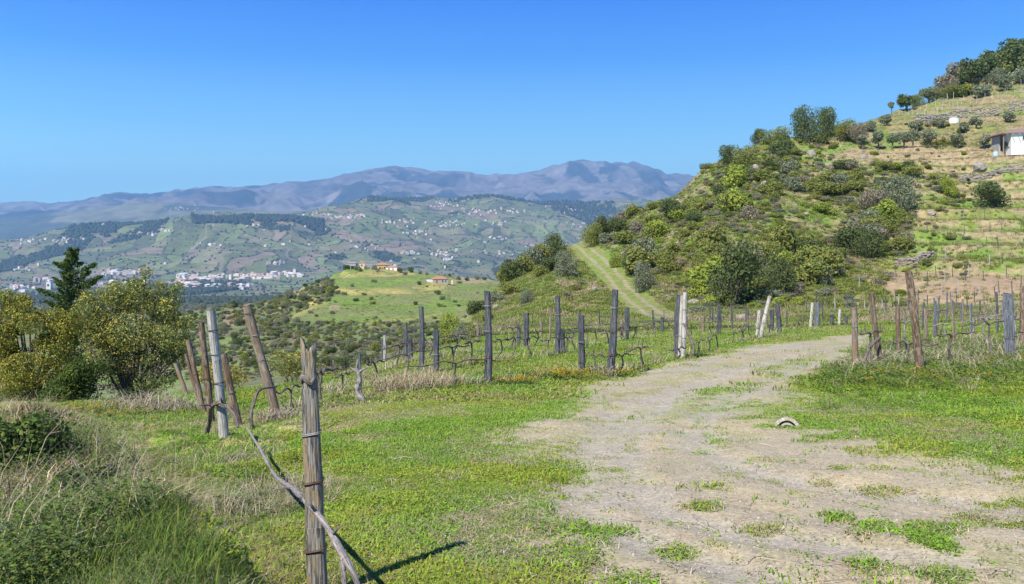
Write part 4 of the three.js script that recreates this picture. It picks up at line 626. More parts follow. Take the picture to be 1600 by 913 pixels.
{ // woods, hedges and lone trees on the vineyard hills across the valley
  const r = rng(520), g = new THREE.IcosahedronGeometry(1, 1), p = g.attributes.position; g.deleteAttribute('normal'); g.deleteAttribute('uv');
  for (let i = 0; i < p.count; i++) { const x = p.getX(i), y = p.getY(i), z = p.getZ(i), k = 0.75 + 0.5 * vn(x * 2.3 + 9, y * 2.1 + z * 1.7 + 5); p.setXYZ(i, x * k, y * k + 0.5, z * k); }
  const L = []; let t = 0;
  while (L.length < 42000 && t++ < 150000) { const D = 1850 * Math.pow(7300 / 1850, Math.pow(r(), 0.8)), x = (-0.62 + 0.95 * r()) * D; plots(x, D); const w = woodland(x, D) + (plots.id2 - 0.5) * 0.06; if (!((w > 0.585 && r() < 0.75) || (plots.edge < 0.06 && r() < 0.5) || r() < 0.015)) continue; const s = w > 0.585 ? 4.5 + 4 * r() : 2.2 + 2.6 * r(), k = 0.75 + 0.5 * r(); L.push([G3(x, D, 0), r() * 6, [s, s * (0.8 + 0.5 * r()), s], [0.04 * k, 0.056 * k, 0.03 * k]]); }
  stuff('distant_woodland', g, rough({ roughness: 1 }), L, 'dark woods and hedges on the hills across the valley', 'woodland');
  const L2 = []; for (const [px0, px1, D, n] of [[110, 180, 5150, 260], [225, 262, 5150, 80], [300, 395, 5150, 300], [400, 505, 5250, 700], [575, 640, 6250, 240], [700, 960, 6700, 300]]) for (let i = 0; i < n; i++) { const px = lerp(px0, px1, r()), d = D * (0.965 + 0.05 * r()), x = (px - 800) / F * d, s = 6 + 6 * r(), k = 0.75 + 0.5 * r(); L2.push([G3(x, d, 0), r() * 6, [s, s * 1.25, s], [0.036 * k, 0.05 * k, 0.03 * k]]); }
  stuff('ridge_woodland', g, rough({ roughness: 1 }), L2, 'dark pine woods along the crest of the vineyard hills', 'woodland');
}
// ---------------------------------------------------------------- buildings
const flat = (r_, g_, b_, o = {}) => rough({ color: new THREE.Color(r_, g_, b_), ...o });
const BM = { rosy: flat(0.5, 0.36, 0.31), white: flat(0.68, 0.66, 0.62, { bumpMap: grit, bumpScale: 0.01 }), cream: flat(0.62, 0.55, 0.36), grey: flat(0.34, 0.33, 0.31), pink: flat(0.6, 0.4, 0.33), yellow: flat(0.6, 0.47, 0.22), terra: flat(0.37, 0.19, 0.11), terra2: flat(0.34, 0.2, 0.14), dull: flat(0.3, 0.2, 0.17), glass: flat(0.03, 0.035, 0.04, { roughness: 0.2 }), door: flat(0.36, 0.09, 0.04), frame: flat(0.5, 0.5, 0.48), tin: flat(0.42, 0.4, 0.4, { roughness: 0.6 }) };
function roofGeo(w, d, h, o) { // hipped roof with eaves and thickness
  const W = w / 2 + o, Z = d / 2 + o, k = Math.max(0.05, W - Z * 0.9), P = [], q = (a, b, c, e) => P.push(...a, ...b, ...c, ...a, ...c, ...e), A = [-W, 0, Z], B = [W, 0, Z], C = [W, 0, -Z], E = [-W, 0, -Z], R = [-k, h, 0], S = [k, h, 0], t = (v) => [v[0], v[1] - 0.12, v[2]];
  q(A, B, S, R); q(C, E, R, S); P.push(...B, ...C, ...S, ...E, ...A, ...R); q(t(B), t(A), t(E), t(C)); for (const [a, b] of [[A, B], [B, C], [C, E], [E, A]]) q(t(a), t(b), b, a); return fromArrays(P);
}
const box = (w, h, d, x = 0, y = 0, z = 0) => new THREE.BoxGeometry(w, h, d).translate(x, y + h / 2, z);
function house(name, label, p, yaw, w, d, h, wallM, roofM, roofH, wins = [], doors = [], group) {
  const g = thing(name, label, 'house', p, group); g.rotation.y = yaw; g.scale.setScalar(0.85);
  part('wall', box(w, h + 1.2, d, 0, -1.2, 0), wallM, g); const rf = part('roof', roofGeo(w, d, roofH, 0.35), roofM, g); rf.position.y = h + 0.12;
  for (const [x, y, ww, hh] of wins) { const f = part('window', box(ww + 0.2, hh + 0.2, 0.08, x, y - 0.1, d / 2 + 0.03), BM.frame, g); part('pane', box(ww, hh, 0.03, x, y, d / 2 + 0.08), BM.glass, f); }
  for (const [x, ww, hh] of doors) part('door', box(ww, hh, 0.08, x, 0, d / 2 + 0.04), BM.door, g);
  return g;
}
{
  const at = (px, D, up = 0) => GP(px, D, up);
  const yh = hit(597, 420, 300, 640), gh = hit(687, 442, 300, 640), D0 = yh ? Math.min(yh.D, 560) : 540;
  house('house', 'yellow house with orange tiled roof on top of the green knoll', at(598, D0, -0.2), 0.3, 9.5, 7, 3.6, BM.yellow, BM.terra, 1.6, [[-2.6, 1.1, 1.1, 1.2], [0.6, 1.1, 1.1, 1.2], [3.2, 1.1, 0.9, 1.2]], [[-1, 1, 2]]);
  house('house', 'low white house right of the yellow house', at(614, D0 - 12, -0.5), -0.2, 8, 6, 2.6, BM.white, BM.terra2, 1.1, [[-2, 0.9, 0.9, 1]], [[1, 0.9, 1.9]]);
  house('house', 'small cream tower house left of the yellow house', at(565, D0 + 5, 0), 0.2, 4, 5, 4.6, BM.cream, BM.terra, 1.3, [[0, 2.2, 0.9, 1.1]], []);
  house('house', 'plain grey concrete house between cream tower and yellow house', at(576, D0 + 2, -0.3), 0.1, 5.5, 5, 3.4, BM.grey, BM.tin, 0.3, [[0.5, 1.2, 1, 1]], []);
  const uf = thing('house', 'unfinished grey house with open ground floor at the knoll end', 'house', at(549, D0, -0.3)); part('wall', box(6.4, 1.6, 6, 0, 2.2, 0), BM.grey, uf); part('roof', box(7, 0.25, 6.6, 0, 3.83, 0), BM.tin, uf); for (const [x, z] of [[-2.9, 2.7], [0, 2.7], [2.9, 2.7], [-2.9, -2.7], [2.9, -2.7]]) part('pillar', box(0.4, 3.4, 0.4, x, -1.2, z), BM.grey, uf); part('back_wall', box(6.2, 3.3, 0.3, 0, -1.13, -2), BM.dull, uf);
  const g = house('house', 'grey farmhouse with red tiled roof alone on the knoll field', at(687, gh ? Math.min(gh.D, 480) : 420, -0.2), 0.25, 9, 7, 2.6, BM.grey, BM.terra, 1.6, [[1.2, 0.9, 0.9, 1], [3, 0.9, 0.7, 1]], [[-2.4, 1, 2]]);
  part('annex', box(3.2, 2.7, 5, -6.3, -0.6, 0.5), BM.white, g); part('porch_roof', box(3.4, 0.2, 5.5, 6.3, 2.35, 0), BM.dull, g); part('porch_pillar', box(0.8, 3, 0.5, 7.2, -0.7, 2.3), BM.white, g);
  // the white house on the right hill
  const q = hit(1575, 235, 100, 240), hp = at(1592, q ? q.D : 160, 0.1), wh = thing('house', 'white farmhouse with rusty overhanging roof on the hill terrace', 'house', hp); wh.rotation.y = -0.1;
  part('wall', box(7.2, 3.9, 6, 1, -1.5, 0), BM.white, wh); const rf = part('roof', (() => { const P = [], q2 = (a, b, c, e) => P.push(...a, ...b, ...c, ...a, ...c, ...e), L = -4.2, R = 5.2, Z = 3.5, A = [L, 2.45, Z], B = [R, 2.75, Z], C = [R, 2.75, -Z], E = [L, 2.45, -Z], S = [-1.4, 3.35, 0], T = [R, 3.95, 0], dn = (v) => [v[0], v[1] - 0.18, v[2]]; q2(A, B, T, S); q2(C, E, S, T); P.push(...E, ...A, ...S, ...B, ...C, ...T); q2(dn(B), dn(A), dn(E), dn(C)); for (const [a, b] of [[A, B], [B, C], [C, E], [E, A]]) q2(dn(a), dn(b), b, a); return fromArrays(P); })(), rough({ map: null, color: new THREE.Color(0.24, 0.16, 0.14) }), wh);
  for (let i = 0; i < 9; i++) { const t = i / 9; const b2 = part('roof_sheet', new THREE.BoxGeometry(0.09, 0.06, 3.6).translate(-3.6 + i * 1.0, lerp(2.75, 3.15, t) + 0.17, 1.8).rotateX(0), i < 3 ? BM.tin : flat(0.26, 0.13, 0.1), rf); b2.rotation.x = 0.22; b2.position.y = -0.02; }
  const w2 = part('window', box(0.95, 0.95, 0.08, -0.3, 1.1, 3.04), BM.frame, wh); part('pane', box(0.7, 0.7, 0.04, -0.3, 1.22, 3.09), BM.glass, w2);
  part('porch_wall', box(0.25, 3.6, 3, -3.4, -1.4, -1.2), BM.grey, wh); part('porch_post', box(0.14, 3.7, 0.14, -3.9, -1.4, 3), BM.dull, wh);
  solo('barrel', new THREE.LatheGeometry([[0, 0], [0.36, 0], [0.4, 0.1], [0.42, 0.45], [0.4, 0.85], [0.36, 0.95], [0.3, 0.97], [0, 0.97]].map(([a, b]) => new THREE.Vector2(a, b)), 18), flat(0.38, 0.55, 0.68), 'pale blue barrel under the eaves of the white farmhouse', 'barrel', at(1556, (q ? q.D : 160) - 2.6, -0.05));
  const wt = hit(1491, 193, 120, 260); if (wt) { const t = thing('water_tank', 'white concrete water tank on the hill above the olives', 'tank', G3(wt.x, wt.D, -0.3)); part('basin', new THREE.CylinderGeometry(1.05, 1.1, 1.5, 14).translate(0, 0.75, 0), BM.white, t); part('lid', new THREE.CylinderGeometry(0.6, 1.12, 0.16, 14).translate(0, 1.58, 0), BM.frame, t); part('pipe', tube([V(1, 0.4, 0.3), V(1.3, 0.4, 0.35), V(1.5, 0, 0.4)], [0.05, 0.05, 0.05], 7, rng(1)), BM.tin, t); }
}
{ // villages and the town: the 300 houses that show largest, then the rest
  const r = rng(640), spots = [];
  // px, py, count, spread x, spread y
  const V1 = [[330, 436, 46, 55, 5, 'town'], [300, 447, 40, 45, 6, 'town'], [400, 434, 36, 40, 5, 'town'], [445, 430, 22, 30, 5, 'town'], [360, 450, 20, 40, 3, 'town'], [190, 428, 26, 45, 5, 'town'], [30, 452, 12, 35, 8, 'town'], [70, 440, 7, 25, 6, 'town'], [200, 445, 14, 50, 7, 'town'],
    [430, 412, 10, 18, 3, 'village'], [30, 422, 12, 30, 6, 'village'], [70, 378, 18, 50, 5, 'village'], [110, 374, 10, 25, 4, 'village'], [220, 366, 12, 30, 3, 'village'], [255, 361, 8, 20, 3, 'village'], [545, 340, 22, 32, 4, 'village'], [500, 335, 10, 20, 3, 'village'], [565, 338, 10, 14, 3, 'village'], [620, 348, 18, 40, 7, 'village'], [690, 322, 20, 40, 6, 'village'], [730, 332, 20, 40, 6, 'village'], [700, 350, 24, 40, 6, 'village'], [650, 365, 14, 30, 6, 'village'], [640, 396, 14, 20, 4, 'village'], [690, 397, 16, 25, 5, 'village'], [800, 330, 16, 40, 5, 'village'], [780, 350, 12, 40, 6, 'village'], [870, 322, 14, 40, 4, 'village'], [900, 330, 12, 35, 4, 'village'], [840, 385, 12, 30, 5, 'village'], [780, 372, 10, 30, 5, 'village'], [330, 320, 12, 30, 3, 'village'], [280, 327, 14, 40, 4, 'village'], [480, 352, 6, 15, 3, 'village'], [395, 352, 8, 25, 3, 'village'], [160, 352, 6, 20, 3, 'village'], [560, 385, 6, 40, 10, 'farm'], [320, 385, 6, 60, 12, 'farm'], [750, 395, 8, 60, 8, 'farm'], [900, 350, 8, 40, 10, 'farm'], [450, 380, 5, 60, 10, 'farm']];
  for (const [px, py, n, sx, sy, k] of V1) for (let i = 0; i < n; i++) { const g = () => r() + r() - 1, x = px + g() * sx, y = py + g() * sy, h = hit(x, y, 1300, 11000); if (h && h.D < 10000) spots.push([h, k, py, x]); }
  const geos = [[9, 7, 5], [12, 8, 6], [16, 9, 7], [22, 11, 6], [8, 8, 9]].map(([w, d, h]) => [box(w, h + 3, d, 0, -3, 0), roofGeo(w, d, 2.4, 0.4).translate(0, h + 0.1, 0)]), walls = [BM.white, BM.white, BM.frame, BM.cream, BM.pink, BM.white, BM.grey], roofs = [BM.terra2, BM.rosy, BM.rosy, BM.tin, BM.white];
  for (let i = 0; i < 130; i++) { const x = r() * 980, y = 325 + r() * 110, h = hit(x, y, 1800, 8000); if (h && fbm(h.x / 500 + 60, h.D / 500, 3) > 0.47) spots.push([h, 'farm', y, x]); }
  spots.sort((a, b) => a[0].D - b[0].D);
  const rest = walls.map(() => []), restR = [];
  const place = (px) => px < 95 ? 'left of the conifer' : px < 150 ? 'behind the conifer' : px < 260 ? 'between the conifer and the pinkish block' : px < 345 ? 'round the long pinkish block' : px < 400 ? 'in the middle of the town' : px < 450 ? 'right of the town centre' : px < 560 ? 'above the left end of the knoll' : px < 700 ? 'above the knoll houses' : px < 820 ? 'above the spur' : 'left of the hill track crest';
  spots.forEach(([h, k, , sx], i) => {
    const q = Math.floor(r() * 5), s = k === 'town' ? 1.1 + 0.7 * r() : 0.8 + 0.5 * r(), yaw = r() * 3.14, m = Math.floor(r() * walls.length), p = G3(h.x, h.D, 0);
    if (i < 280) { const g = thing('distant_house', k === 'town' ? 'small pale town building on the valley floor, ' + place(sx) : k === 'village' ? 'small pale village house across the valley, ' + place(sx) : 'lone pale farmhouse among the far plots, ' + place(sx), 'house', p, k === 'town' ? 'buildings of the valley town' : k === 'village' ? 'village houses across the valley' : 'farmhouses across the valley'); part('wall', geos[q][0], walls[m], g); part('roof', geos[q][1], roofs[Math.floor(r() * 5)], g); g.scale.setScalar(s); g.rotation.y = yaw; }
    else { rest[m].push([p, yaw, s, [1, 1, 1]]); restR.push([p, yaw, s, [1, 1, 1]]); }
  });
  const G2 = mergeGeometries([geos[1][0].clone().deleteAttribute('uv').deleteAttribute('normal')]);
  rest.forEach((l, i) => { if (l.length) stuff('distant_village', G2, walls[i], l, 'walls of the smaller houses scattered over the far hills', 'village'); }); if (restR.length) stuff('distant_village', geos[1][1], BM.rosy, restR, 'roofs of the smaller houses scattered over the far hills', 'village');
  const slab = (px, py, w, d, h, wm, rm, label) => { const q = hit(px, py, 1500, 6000); if (!q) return; const g = thing('town_block', label, 'building', G3(q.x, q.D, 0)); part('wall', box(w, h + 6, d, 0, -6, 0), wm, g); part('roof', box(w + 1, 0.8, d + 1, 0, h + 0.05, 0), rm, g); for (let i = 0; i < Math.floor(w / 14); i++) part('window_band', box(8, h * 0.3, 0.4, -w / 2 + 8 + i * 14, h * 0.4, d / 2 + 0.25), BM.glass, g); };
  slab(300, 441, 95, 30, 13, BM.pink, BM.terra, 'long pinkish block in the valley town'); slab(283, 434, 40, 22, 16, BM.white, BM.tin, 'tall white block behind the long pinkish block'); slab(330, 452, 60, 25, 10, BM.white, BM.tin, 'white hall at the front of the valley town'); slab(372, 452, 50, 25, 9, BM.white, BM.tin, 'white shed right of the front hall in the town'); slab(77, 452, 18, 18, 30, BM.white, BM.tin, 'tall white tower block left of the conifer'); slab(196, 427, 45, 20, 8, BM.white, BM.tin, 'wide white warehouse right of the conifer');
  slab(699, 406, 42, 18, 9, BM.white, flat(0.3, 0.45, 0.62), 'blue-roofed warehouse above the knoll farmhouse');
}
{ // wind turbines on the far ridge
  const tw = new THREE.CylinderGeometry(1.6, 3.4, 85, 8).translate(0, 42.5, 0), bl = new THREE.CylinderGeometry(0.5, 2.4, 42, 4).translate(0, 21, 3).scale(1, 1, 0.6), hub = new THREE.BoxGeometry(4, 4, 10).translate(0, 0, 0), r = rng(9);
  [[174, 'leftmost'], [219, 'second'], [383, 'third'], [411, 'fourth'], [461, 'fifth'], [511, 'sixth']].forEach(([px, w]) => { const g = thing('wind_turbine', 'white wind turbine on the far ridge, ' + w + ' from the left', 'wind turbine', GP(px, 13950, -2), 'wind turbines on the far ridge'); part('tower', tw, BM.white, g); const n = part('nacelle', hub, BM.white, g); n.position.y = 86; const a = r() * 2; for (let i = 0; i < 3; i++) { const b = part('blade', bl, BM.white, n); b.rotation.z = a + i * 2.094; b.position.z = 4; } });
}
log('buildings');
// ---------------------------------------------------------------- rocks and walls
function rockGeo(r, sx, sy, sz, d = 2) { const g = new THREE.IcosahedronGeometry(1, d), p = g.attributes.position, o = r() * 50; for (let i = 0; i < p.count; i++) { const x = p.getX(i), y = p.getY(i), z = p.getZ(i), k = 0.72 + 0.5 * vn(x * 1.6 + o, y * 1.6 + z * 1.3 + o) + 0.12 * vn(x * 5 + o, z * 5 + y * 4); p.setXYZ(i, Math.round(x * k * 5) / 5 * sx * 0.4 + x * k * sx * 0.6, y * k * sy, z * k * sz); } g.deleteAttribute('normal'); return g; }
{
  const r = rng(71), protos = [0, 1, 2, 3].map(() => rockGeo(r, 1, 0.62, 0.8));
  [[1182, 262, 12, 'grey rock on the upper hill slope, leftmost of the outcrop'], [1195, 290, 14, 'dark rock under the skyline bushes'], [1208, 298, 16, 'broad grey rock in the middle outcrop'], [1188, 300, 9, 'small rock beside the broad grey rock'], [1268, 242, 15, 'grey boulder on the tan slope'], [1295, 260, 13, 'boulder with a shaded underside on the tan slope'], [1350, 247, 12, 'flat dark stone by the terrace path'], [1212, 275, 14, 'pale stone block near the upper outcrop'], [1230, 270, 10, 'small grey stone right of the upper outcrop'], [1160, 500, 20, 'pale rock at the foot of the hill behind the stakes'], [1350, 346, 18, 'pale rock beside the brownish bush'], [1340, 355, 14, 'second pale rock beside the brownish bush'], [1455, 335, 12, 'grey stone on the terrace edge'], [1532, 264, 24, 'rounded tan boulder on the grass below the house'], [1065, 470, 16, 'dark slate rock in the cut bank by the track'], [1085, 476, 18, 'grey slate rock in the cut bank by the track'], [1100, 462, 14, 'upper slate rock in the cut bank by the track'], [1118, 430, 14, 'tall grey rock left of the largest dark bush'], [930, 453, 12, 'grey rock on the grass left of the track'], [775, 482, 11, 'grey rock low on the spur slope'], [1060, 315, 9, 'pale stone high in the broom'], [1240, 360, 9, 'pale stone half hidden in the lower scrub'], [1260, 335, 9, 'whitish stone in the middle scrub']].forEach(([px, py, w, label], i) => { const h = hitNear(px, py, 260); if (!h) return; const s = w / F * h.D / 2 * 1.1, m = solo('rock', protos[i % 4], M.stone, label, 'rock', G3(h.x, h.D, s * 0.15), 'rocks on the hillside'); m.scale.setScalar(s); m.rotation.set(r(), r() * 6, r() * 0.5); });
  { const h = hit(350, 848), s = 0.052; solo('rock', rockGeo(r, s, s * 1.5, s), M.stone, 'upright brown stone in the weeds left of the front post', 'rock', G3(h.x, h.D, 0.04)); }
  // dry-stone pieces too small to pick apart from here
  const wall = (name, label, pts, h, size, n) => { const gs = [], P = pts.map(([px, D]) => [(px - 800) / F * D, D]), o = G3(P[0][0], P[0][1]); for (let i = 0; i < n; i++) { const k = Math.min(P.length - 2, Math.floor(r() * (P.length - 1))), t = r(), x = lerp(P[k][0], P[k + 1][0], t), D = lerp(P[k][1], P[k + 1][1], t), g = rockGeo(r, size * (0.6 + 0.8 * r()), size * (0.4 + 0.5 * r()), size * 0.7, 1); g.rotateZ((r() - 0.5) * 1.2); g.translate(x - o.x, H(x, D) - 0.3 + (h + 0.3) * r() - o.y, -D - o.z + (r() - 0.5) * 0.2); gs.push(g); } const w = thing(name, label, 'wall', o); const m = part('stones', mergeGeometries(gs), M.stone, w); m.userData.kind = 'stuff'; };
  wall('stone_wall', 'long dry-stone wall across the upper hill below the pale stakes', [[1430, 192], [1480, 194], [1540, 195], [1620, 194]], 2.2, 0.3, 420);
  wall('stone_wall', 'tumbled heap of pale stones holding up a terrace', [[1400, 107], [1430, 105], [1460, 106]], 0.95, 0.2, 210);
  wall('stone_wall', 'rough stone wall under the white farmhouse', [[1500, 150], [1560, 150], [1640, 149]], 1.2, 0.24, 260);
}
{ // half-buried concrete pipe mouth at the edge of the yard
  const h = hit(1230, 668), g = thing('drain_pipe', 'half-buried white concrete pipe mouth at the edge of the yard', 'pipe', G3(h.x, h.D, -0.035)), R = 0.145, ring = (ro, ri, l) => new THREE.LatheGeometry([[ri, -l], [ro, -l], [ro, -0.004], [ro - 0.004, 0], [ri + 0.004, 0], [ri, -0.004], [ri, -l]].map(([a, b]) => new THREE.Vector2(a, b)), 48).toNonIndexed().rotateX(Math.PI / 2);
  g.rotation.order = 'YXZ'; g.rotation.y = Math.atan2(-h.x, h.D) - 0.08; g.rotation.x = -0.3;
  part('outer_ring', ring(R, R - 0.04, 0.5), rough({ map: rep(woodTex([0.46, 0.44, 0.39], [0.26, 0.22, 0.16], [0.55, 0.53, 0.48], [0.3, 0.26, 0.18], 12), 3, 1), bumpMap: grit, bumpScale: 0.01 }), g);
  part('inner_sleeve', ring(R - 0.058, R - 0.085, 0.4).translate(0, 0, -0.02), flat(0.4, 0.38, 0.32, { bumpMap: grit, bumpScale: 0.01 }), g);
  part('gasket', ring(R - 0.0445, R - 0.0535, 0.3).translate(0, 0, -0.06), flat(0.05, 0.055, 0.06), g);
  part('end_plug', new THREE.CylinderGeometry(R - 0.09, R - 0.09, 0.02, 24).rotateX(Math.PI / 2).translate(0, 0, -0.16), flat(0.1, 0.08, 0.06), g);
}
log('rocks');
// ---------------------------------------------------------------- bushes on the left
function mimosa(label, px, D, wpx, topY, seed, cols, yellow, nLeaf, nFlower, opts = {}) {
  const r = rng(seed), base = GP(px, D, -0.2), w = wpx / F * D / 2, h = UNP(px, topY, D).y - base.y, g = thing('flowering_bush', label, 'bush', base, opts.group), lobes = opts.at ? opts.at.map(([x, y, q]) => { const p = UNP(x, y, D).sub(base); return [p.x, p.y, (r() - 0.5) * 1.5, q / F * D * (0.55 + 0.4 * r())]; }).concat(opts.at.flatMap(([x, y, q]) => [0, 1, 2].map(() => { const a = r() * 6.28, p = UNP(x + Math.cos(a) * q * 0.95, y + Math.sin(a) * q * 0.95, D).sub(base); return [p.x, p.y, (r() - 0.5) * 1.2, q / F * D * (0.16 + 0.2 * r())]; }))) : bushLobes(r, w, h, opts.k ?? 18, 0.1);
  for (const [x, y, q] of opts.sprigs ?? []) { const p = UNP(x, y, D).sub(base); lobes.push([p.x, p.y, (r() - 0.5) * 0.4, q]); }
  part('foliage', leafCloud(r, { lobes, n: nLeaf, size: opts.leaf ?? 0.05, asp: 0.26, cols, jit: 0.45, depth: 0.95 }), leafMat, g);
  if (nFlower) part('blossom', leafCloud(r, { lobes: lobes.filter((l) => l[1] > h * (opts.fy ?? 0.35)), n: nFlower, size: opts.fl ?? 0.03, asp: 0.8, cols: yellow, jit: 0.3, depth: 0.18, ymin: h * (opts.fy ?? 0.3) }), leafMat, g);
  lobes.forEach((l, i) => { if (i < 22 || i >= (opts.k ?? 18) + 50) { const e = V(l[0], l[1], l[2]); part('stem', tube(curvePts([V((r() - 0.5) * 0.2, 0, (r() - 0.5) * 0.2), e.clone().multiplyScalar(0.5).add(V(0, 0.2, 0)), e], 5), [0.035, 0.03, 0.024, 0.018, 0.012, 0.008], 5, r), M.stem, g); } });
}
const MIM = [[0.2, 0.25, 0.085], [0.165, 0.215, 0.07], [0.26, 0.285, 0.1], [0.13, 0.18, 0.06]], YEL = [[0.6, 0.5, 0.07], [0.54, 0.45, 0.07], [0.66, 0.58, 0.13], [0.48, 0.43, 0.08]];
mimosa('large yellow-flowering mimosa bush, right one of the left thicket', 208, 21, 165, 450, 801, MIM, YEL, 24000, 12500, { k: 18, at: [[150, 484, 32], [182, 468, 30], [207, 472, 32], [236, 472, 30], [264, 482, 26], [140, 522, 36], [175, 512, 40], [215, 516, 42], [250, 520, 38], [276, 522, 24], [150, 560, 38], [190, 560, 42], [230, 560, 42], [264, 560, 30], [160, 602, 34], [200, 602, 38], [240, 600, 36], [270, 592, 22]], leaf: 0.045, fl: 0.018, sprigs: [[150, 470, 0.35], [190, 462, 0.35], [215, 470, 0.35], [140, 510, 0.4], [255, 500, 0.4], [232, 425, 0.16], [228, 445, 0.2], [252, 447, 0.16], [276, 450, 0.2], [176, 458, 0.28], [262, 470, 0.3], [292, 505, 0.22], [285, 540, 0.2]] });
mimosa('golden-brown mimosa bush at the left edge', 48, 19.5, 140, 470, 802, GREENS.gold, [[0.5, 0.4, 0.05], [0.44, 0.35, 0.05], [0.55, 0.46, 0.08]], 19000, 8000, { k: 12, at: [[10, 488, 30], [40, 492, 28], [72, 502, 30], [102, 512, 30], [15, 526, 38], [56, 532, 40], [96, 546, 36], [20, 570, 40], [60, 576, 40], [102, 582, 34], [30, 612, 36], [78, 616, 34], [-20, 540, 45]], leaf: 0.045, fl: 0.018, sprigs: [[8, 468, 0.25], [35, 470, 0.2], [85, 500, 0.3], [105, 520, 0.3]] });
mimosa('bright green leafy bush low between the two mimosas', 120, 18.2, 110, 560, 803, [[0.085, 0.13, 0.02], [0.11, 0.15, 0.02], [0.06, 0.1, 0.02]], YEL, 5200, 120, { k: 12, fl: 0.02 });
mimosa('low fern-like green bush under the mimosa', 205, 17.9, 80, 600, 804, [[0.07, 0.11, 0.04], [0.09, 0.13, 0.05], [0.055, 0.09, 0.035]], YEL, 2600, 0, { k: 8, leaf: 0.035 });
mimosa('mimosa bush just outside the left of the thicket', -70, 20, 170, 480, 805, GREENS.gold, YEL, 6000, 1400, { k: 16 });
mimosa('sparse mimosa with yellow tufts behind the leaning posts', 350, 26, 90, 552, 806, MIM, [[0.5, 0.38, 0.04], [0.45, 0.33, 0.04]], 2300, 900, { k: 10, fy: 0.25, fl: 0.035 });
mimosa('sparse mimosa with yellow tufts left of the front post', 455, 30, 80, 548, 807, MIM, [[0.5, 0.38, 0.04], [0.45, 0.33, 0.04]], 1800, 560, { k: 9, fy: 0.3, fl: 0.035 });
mimosa('small mimosa behind the front post', 512, 33, 55, 552, 808, MIM, [[0.5, 0.38, 0.04], [0.45, 0.33, 0.04]], 1200, 300, { k: 7, fy: 0.3, fl: 0.035 });
{ // ragged conifer behind the mimosas
  const r = rng(820), D = 24, base = GP(112, D, -0.3), top = UNP(113, 388, D).sub(base), g = thing('conifer_tree', 'ragged dark green conifer rising above the mimosa bushes', 'tree', base);
  const sway = (t) => V(top.x * t + Math.sin(t * 6) * 0.05, top.y * t, 0); part('trunk', tube([0, 0.2, 0.4, 0.6, 0.8, 1].map(sway), [0.11, 0.09, 0.07, 0.05, 0.03, 0.01], 8, r, 0.1), M.stem, g);
  const P = [], C = [], cols = [[0.07, 0.125, 0.026], [0.095, 0.15, 0.034], [0.05, 0.095, 0.022], [0.12, 0.17, 0.04]], d = V(0, 0, 0), c = V(0, 0, 0), n = V(0, 0, 0);
  for (let b = 0; b < 62; b++) {
    const t = 0.3 + 0.68 * Math.pow(b / 62, 0.8), a = r() * 6.283, len = (1.04 - t) * 2.3 * (0.3 + 0.95 * r() * r()) + 0.16, rise = 0.35 + 0.55 * r(), s = sway(t), dir = V(Math.cos(a), rise, Math.sin(a) * 0.9).normalize();
    if (b % 6 === 0) part('limb', tube([s, s.clone().addScaledVector(dir, len * 0.5).add(V(0, -0.04, 0)), s.clone().addScaledVector(dir, len)], [0.02, 0.014, 0.005], 5, r), M.stem, g);
    const m = 70 + Math.floor(len * 120); for (let i = 0; i < m; i++) { const q = Math.pow(r(), 0.7), sp = 0.13 * (1.15 - q); c.copy(s).addScaledVector(dir, len * q); c.x += (r() - 0.5) * 2 * sp; c.y += (r() - 0.45) * 1.4 * sp; c.z += (r() - 0.5) * 2 * sp; rdir(r, n); leafQuad(P, C, c, n, r, 0.045 * (0.6 + 0.8 * r()), 0.36, pick(r, cols, 0.3)); }
  }
  for (const [x, y] of [[70, 470], [58, 452], [85, 480], [150, 412], [160, 432], [140, 425], [150, 440]]) { const e = UNP(x, y, D).sub(base), s = sway(clamp((e.y - 0.35) / top.y, 0.2, 0.9)); for (let i = 0; i < 300; i++) { const q = Math.pow(r(), 0.6), sp = 0.11 * (1.3 - q); c.lerpVectors(s, e, q); c.x += (r() - 0.5) * 2 * sp; c.y += (r() - 0.5) * 1.6 * sp; c.z += (r() - 0.5) * 2 * sp; rdir(r, n); leafQuad(P, C, c, n, r, 0.045 * (0.6 + 0.8 * r()), 0.36, pick(r, cols, 0.3)); } part('limb', tube([s, s.clone().lerp(e, 0.5), e], [0.02, 0.014, 0.005], 5, r), M.stem, g); }
  part('crown', fromArrays(P, C), leafMat, g);
}
// ---------------------------------------------------------------- grass, weeds, gravel
function blades(r, n, hmin, hmax, wid, spread, lean, cols, tip) {
  const P = [], C = []; for (let i = 0; i < n; i++) { const a = r() * 6.283, q = Math.sqrt(r()) * spread, x = Math.cos(a) * q, z = Math.sin(a) * q, h = lerp(hmin, hmax, r()), b = r() * 6.283, l = lean * h * (0.3 + r()), w = wid * (0.6 + 0.8 * r()), dx = Math.cos(b), dz = Math.sin(b), px = -dz * w, pz = dx * w, mx = x + dx * l * 0.35, mz = z + dz * l * 0.35, my = h * 0.6, tx = x + dx * l, tz = z + dz * l, ty = h * (1 - 0.25 * lean * r()), c = pick(r, cols, 0.25), e = tip ? [lerp(c[0], tip[0], 0.5), lerp(c[1], tip[1], 0.5), lerp(c[2], tip[2], 0.5)] : c;
    P.push(x - px, 0, z - pz, x + px, 0, z + pz, mx + px * 0.8, my, mz + pz * 0.8, x - px, 0, z - pz, mx + px * 0.8, my, mz + pz * 0.8, mx - px * 0.8, my, mz - pz * 0.8, mx - px * 0.8, my, mz - pz * 0.8, mx + px * 0.8, my, mz + pz * 0.8, tx, ty, tz); for (let k = 0; k < 8; k++) C.push(...c); C.push(...e); }
  return fromArrays(P, C);
}
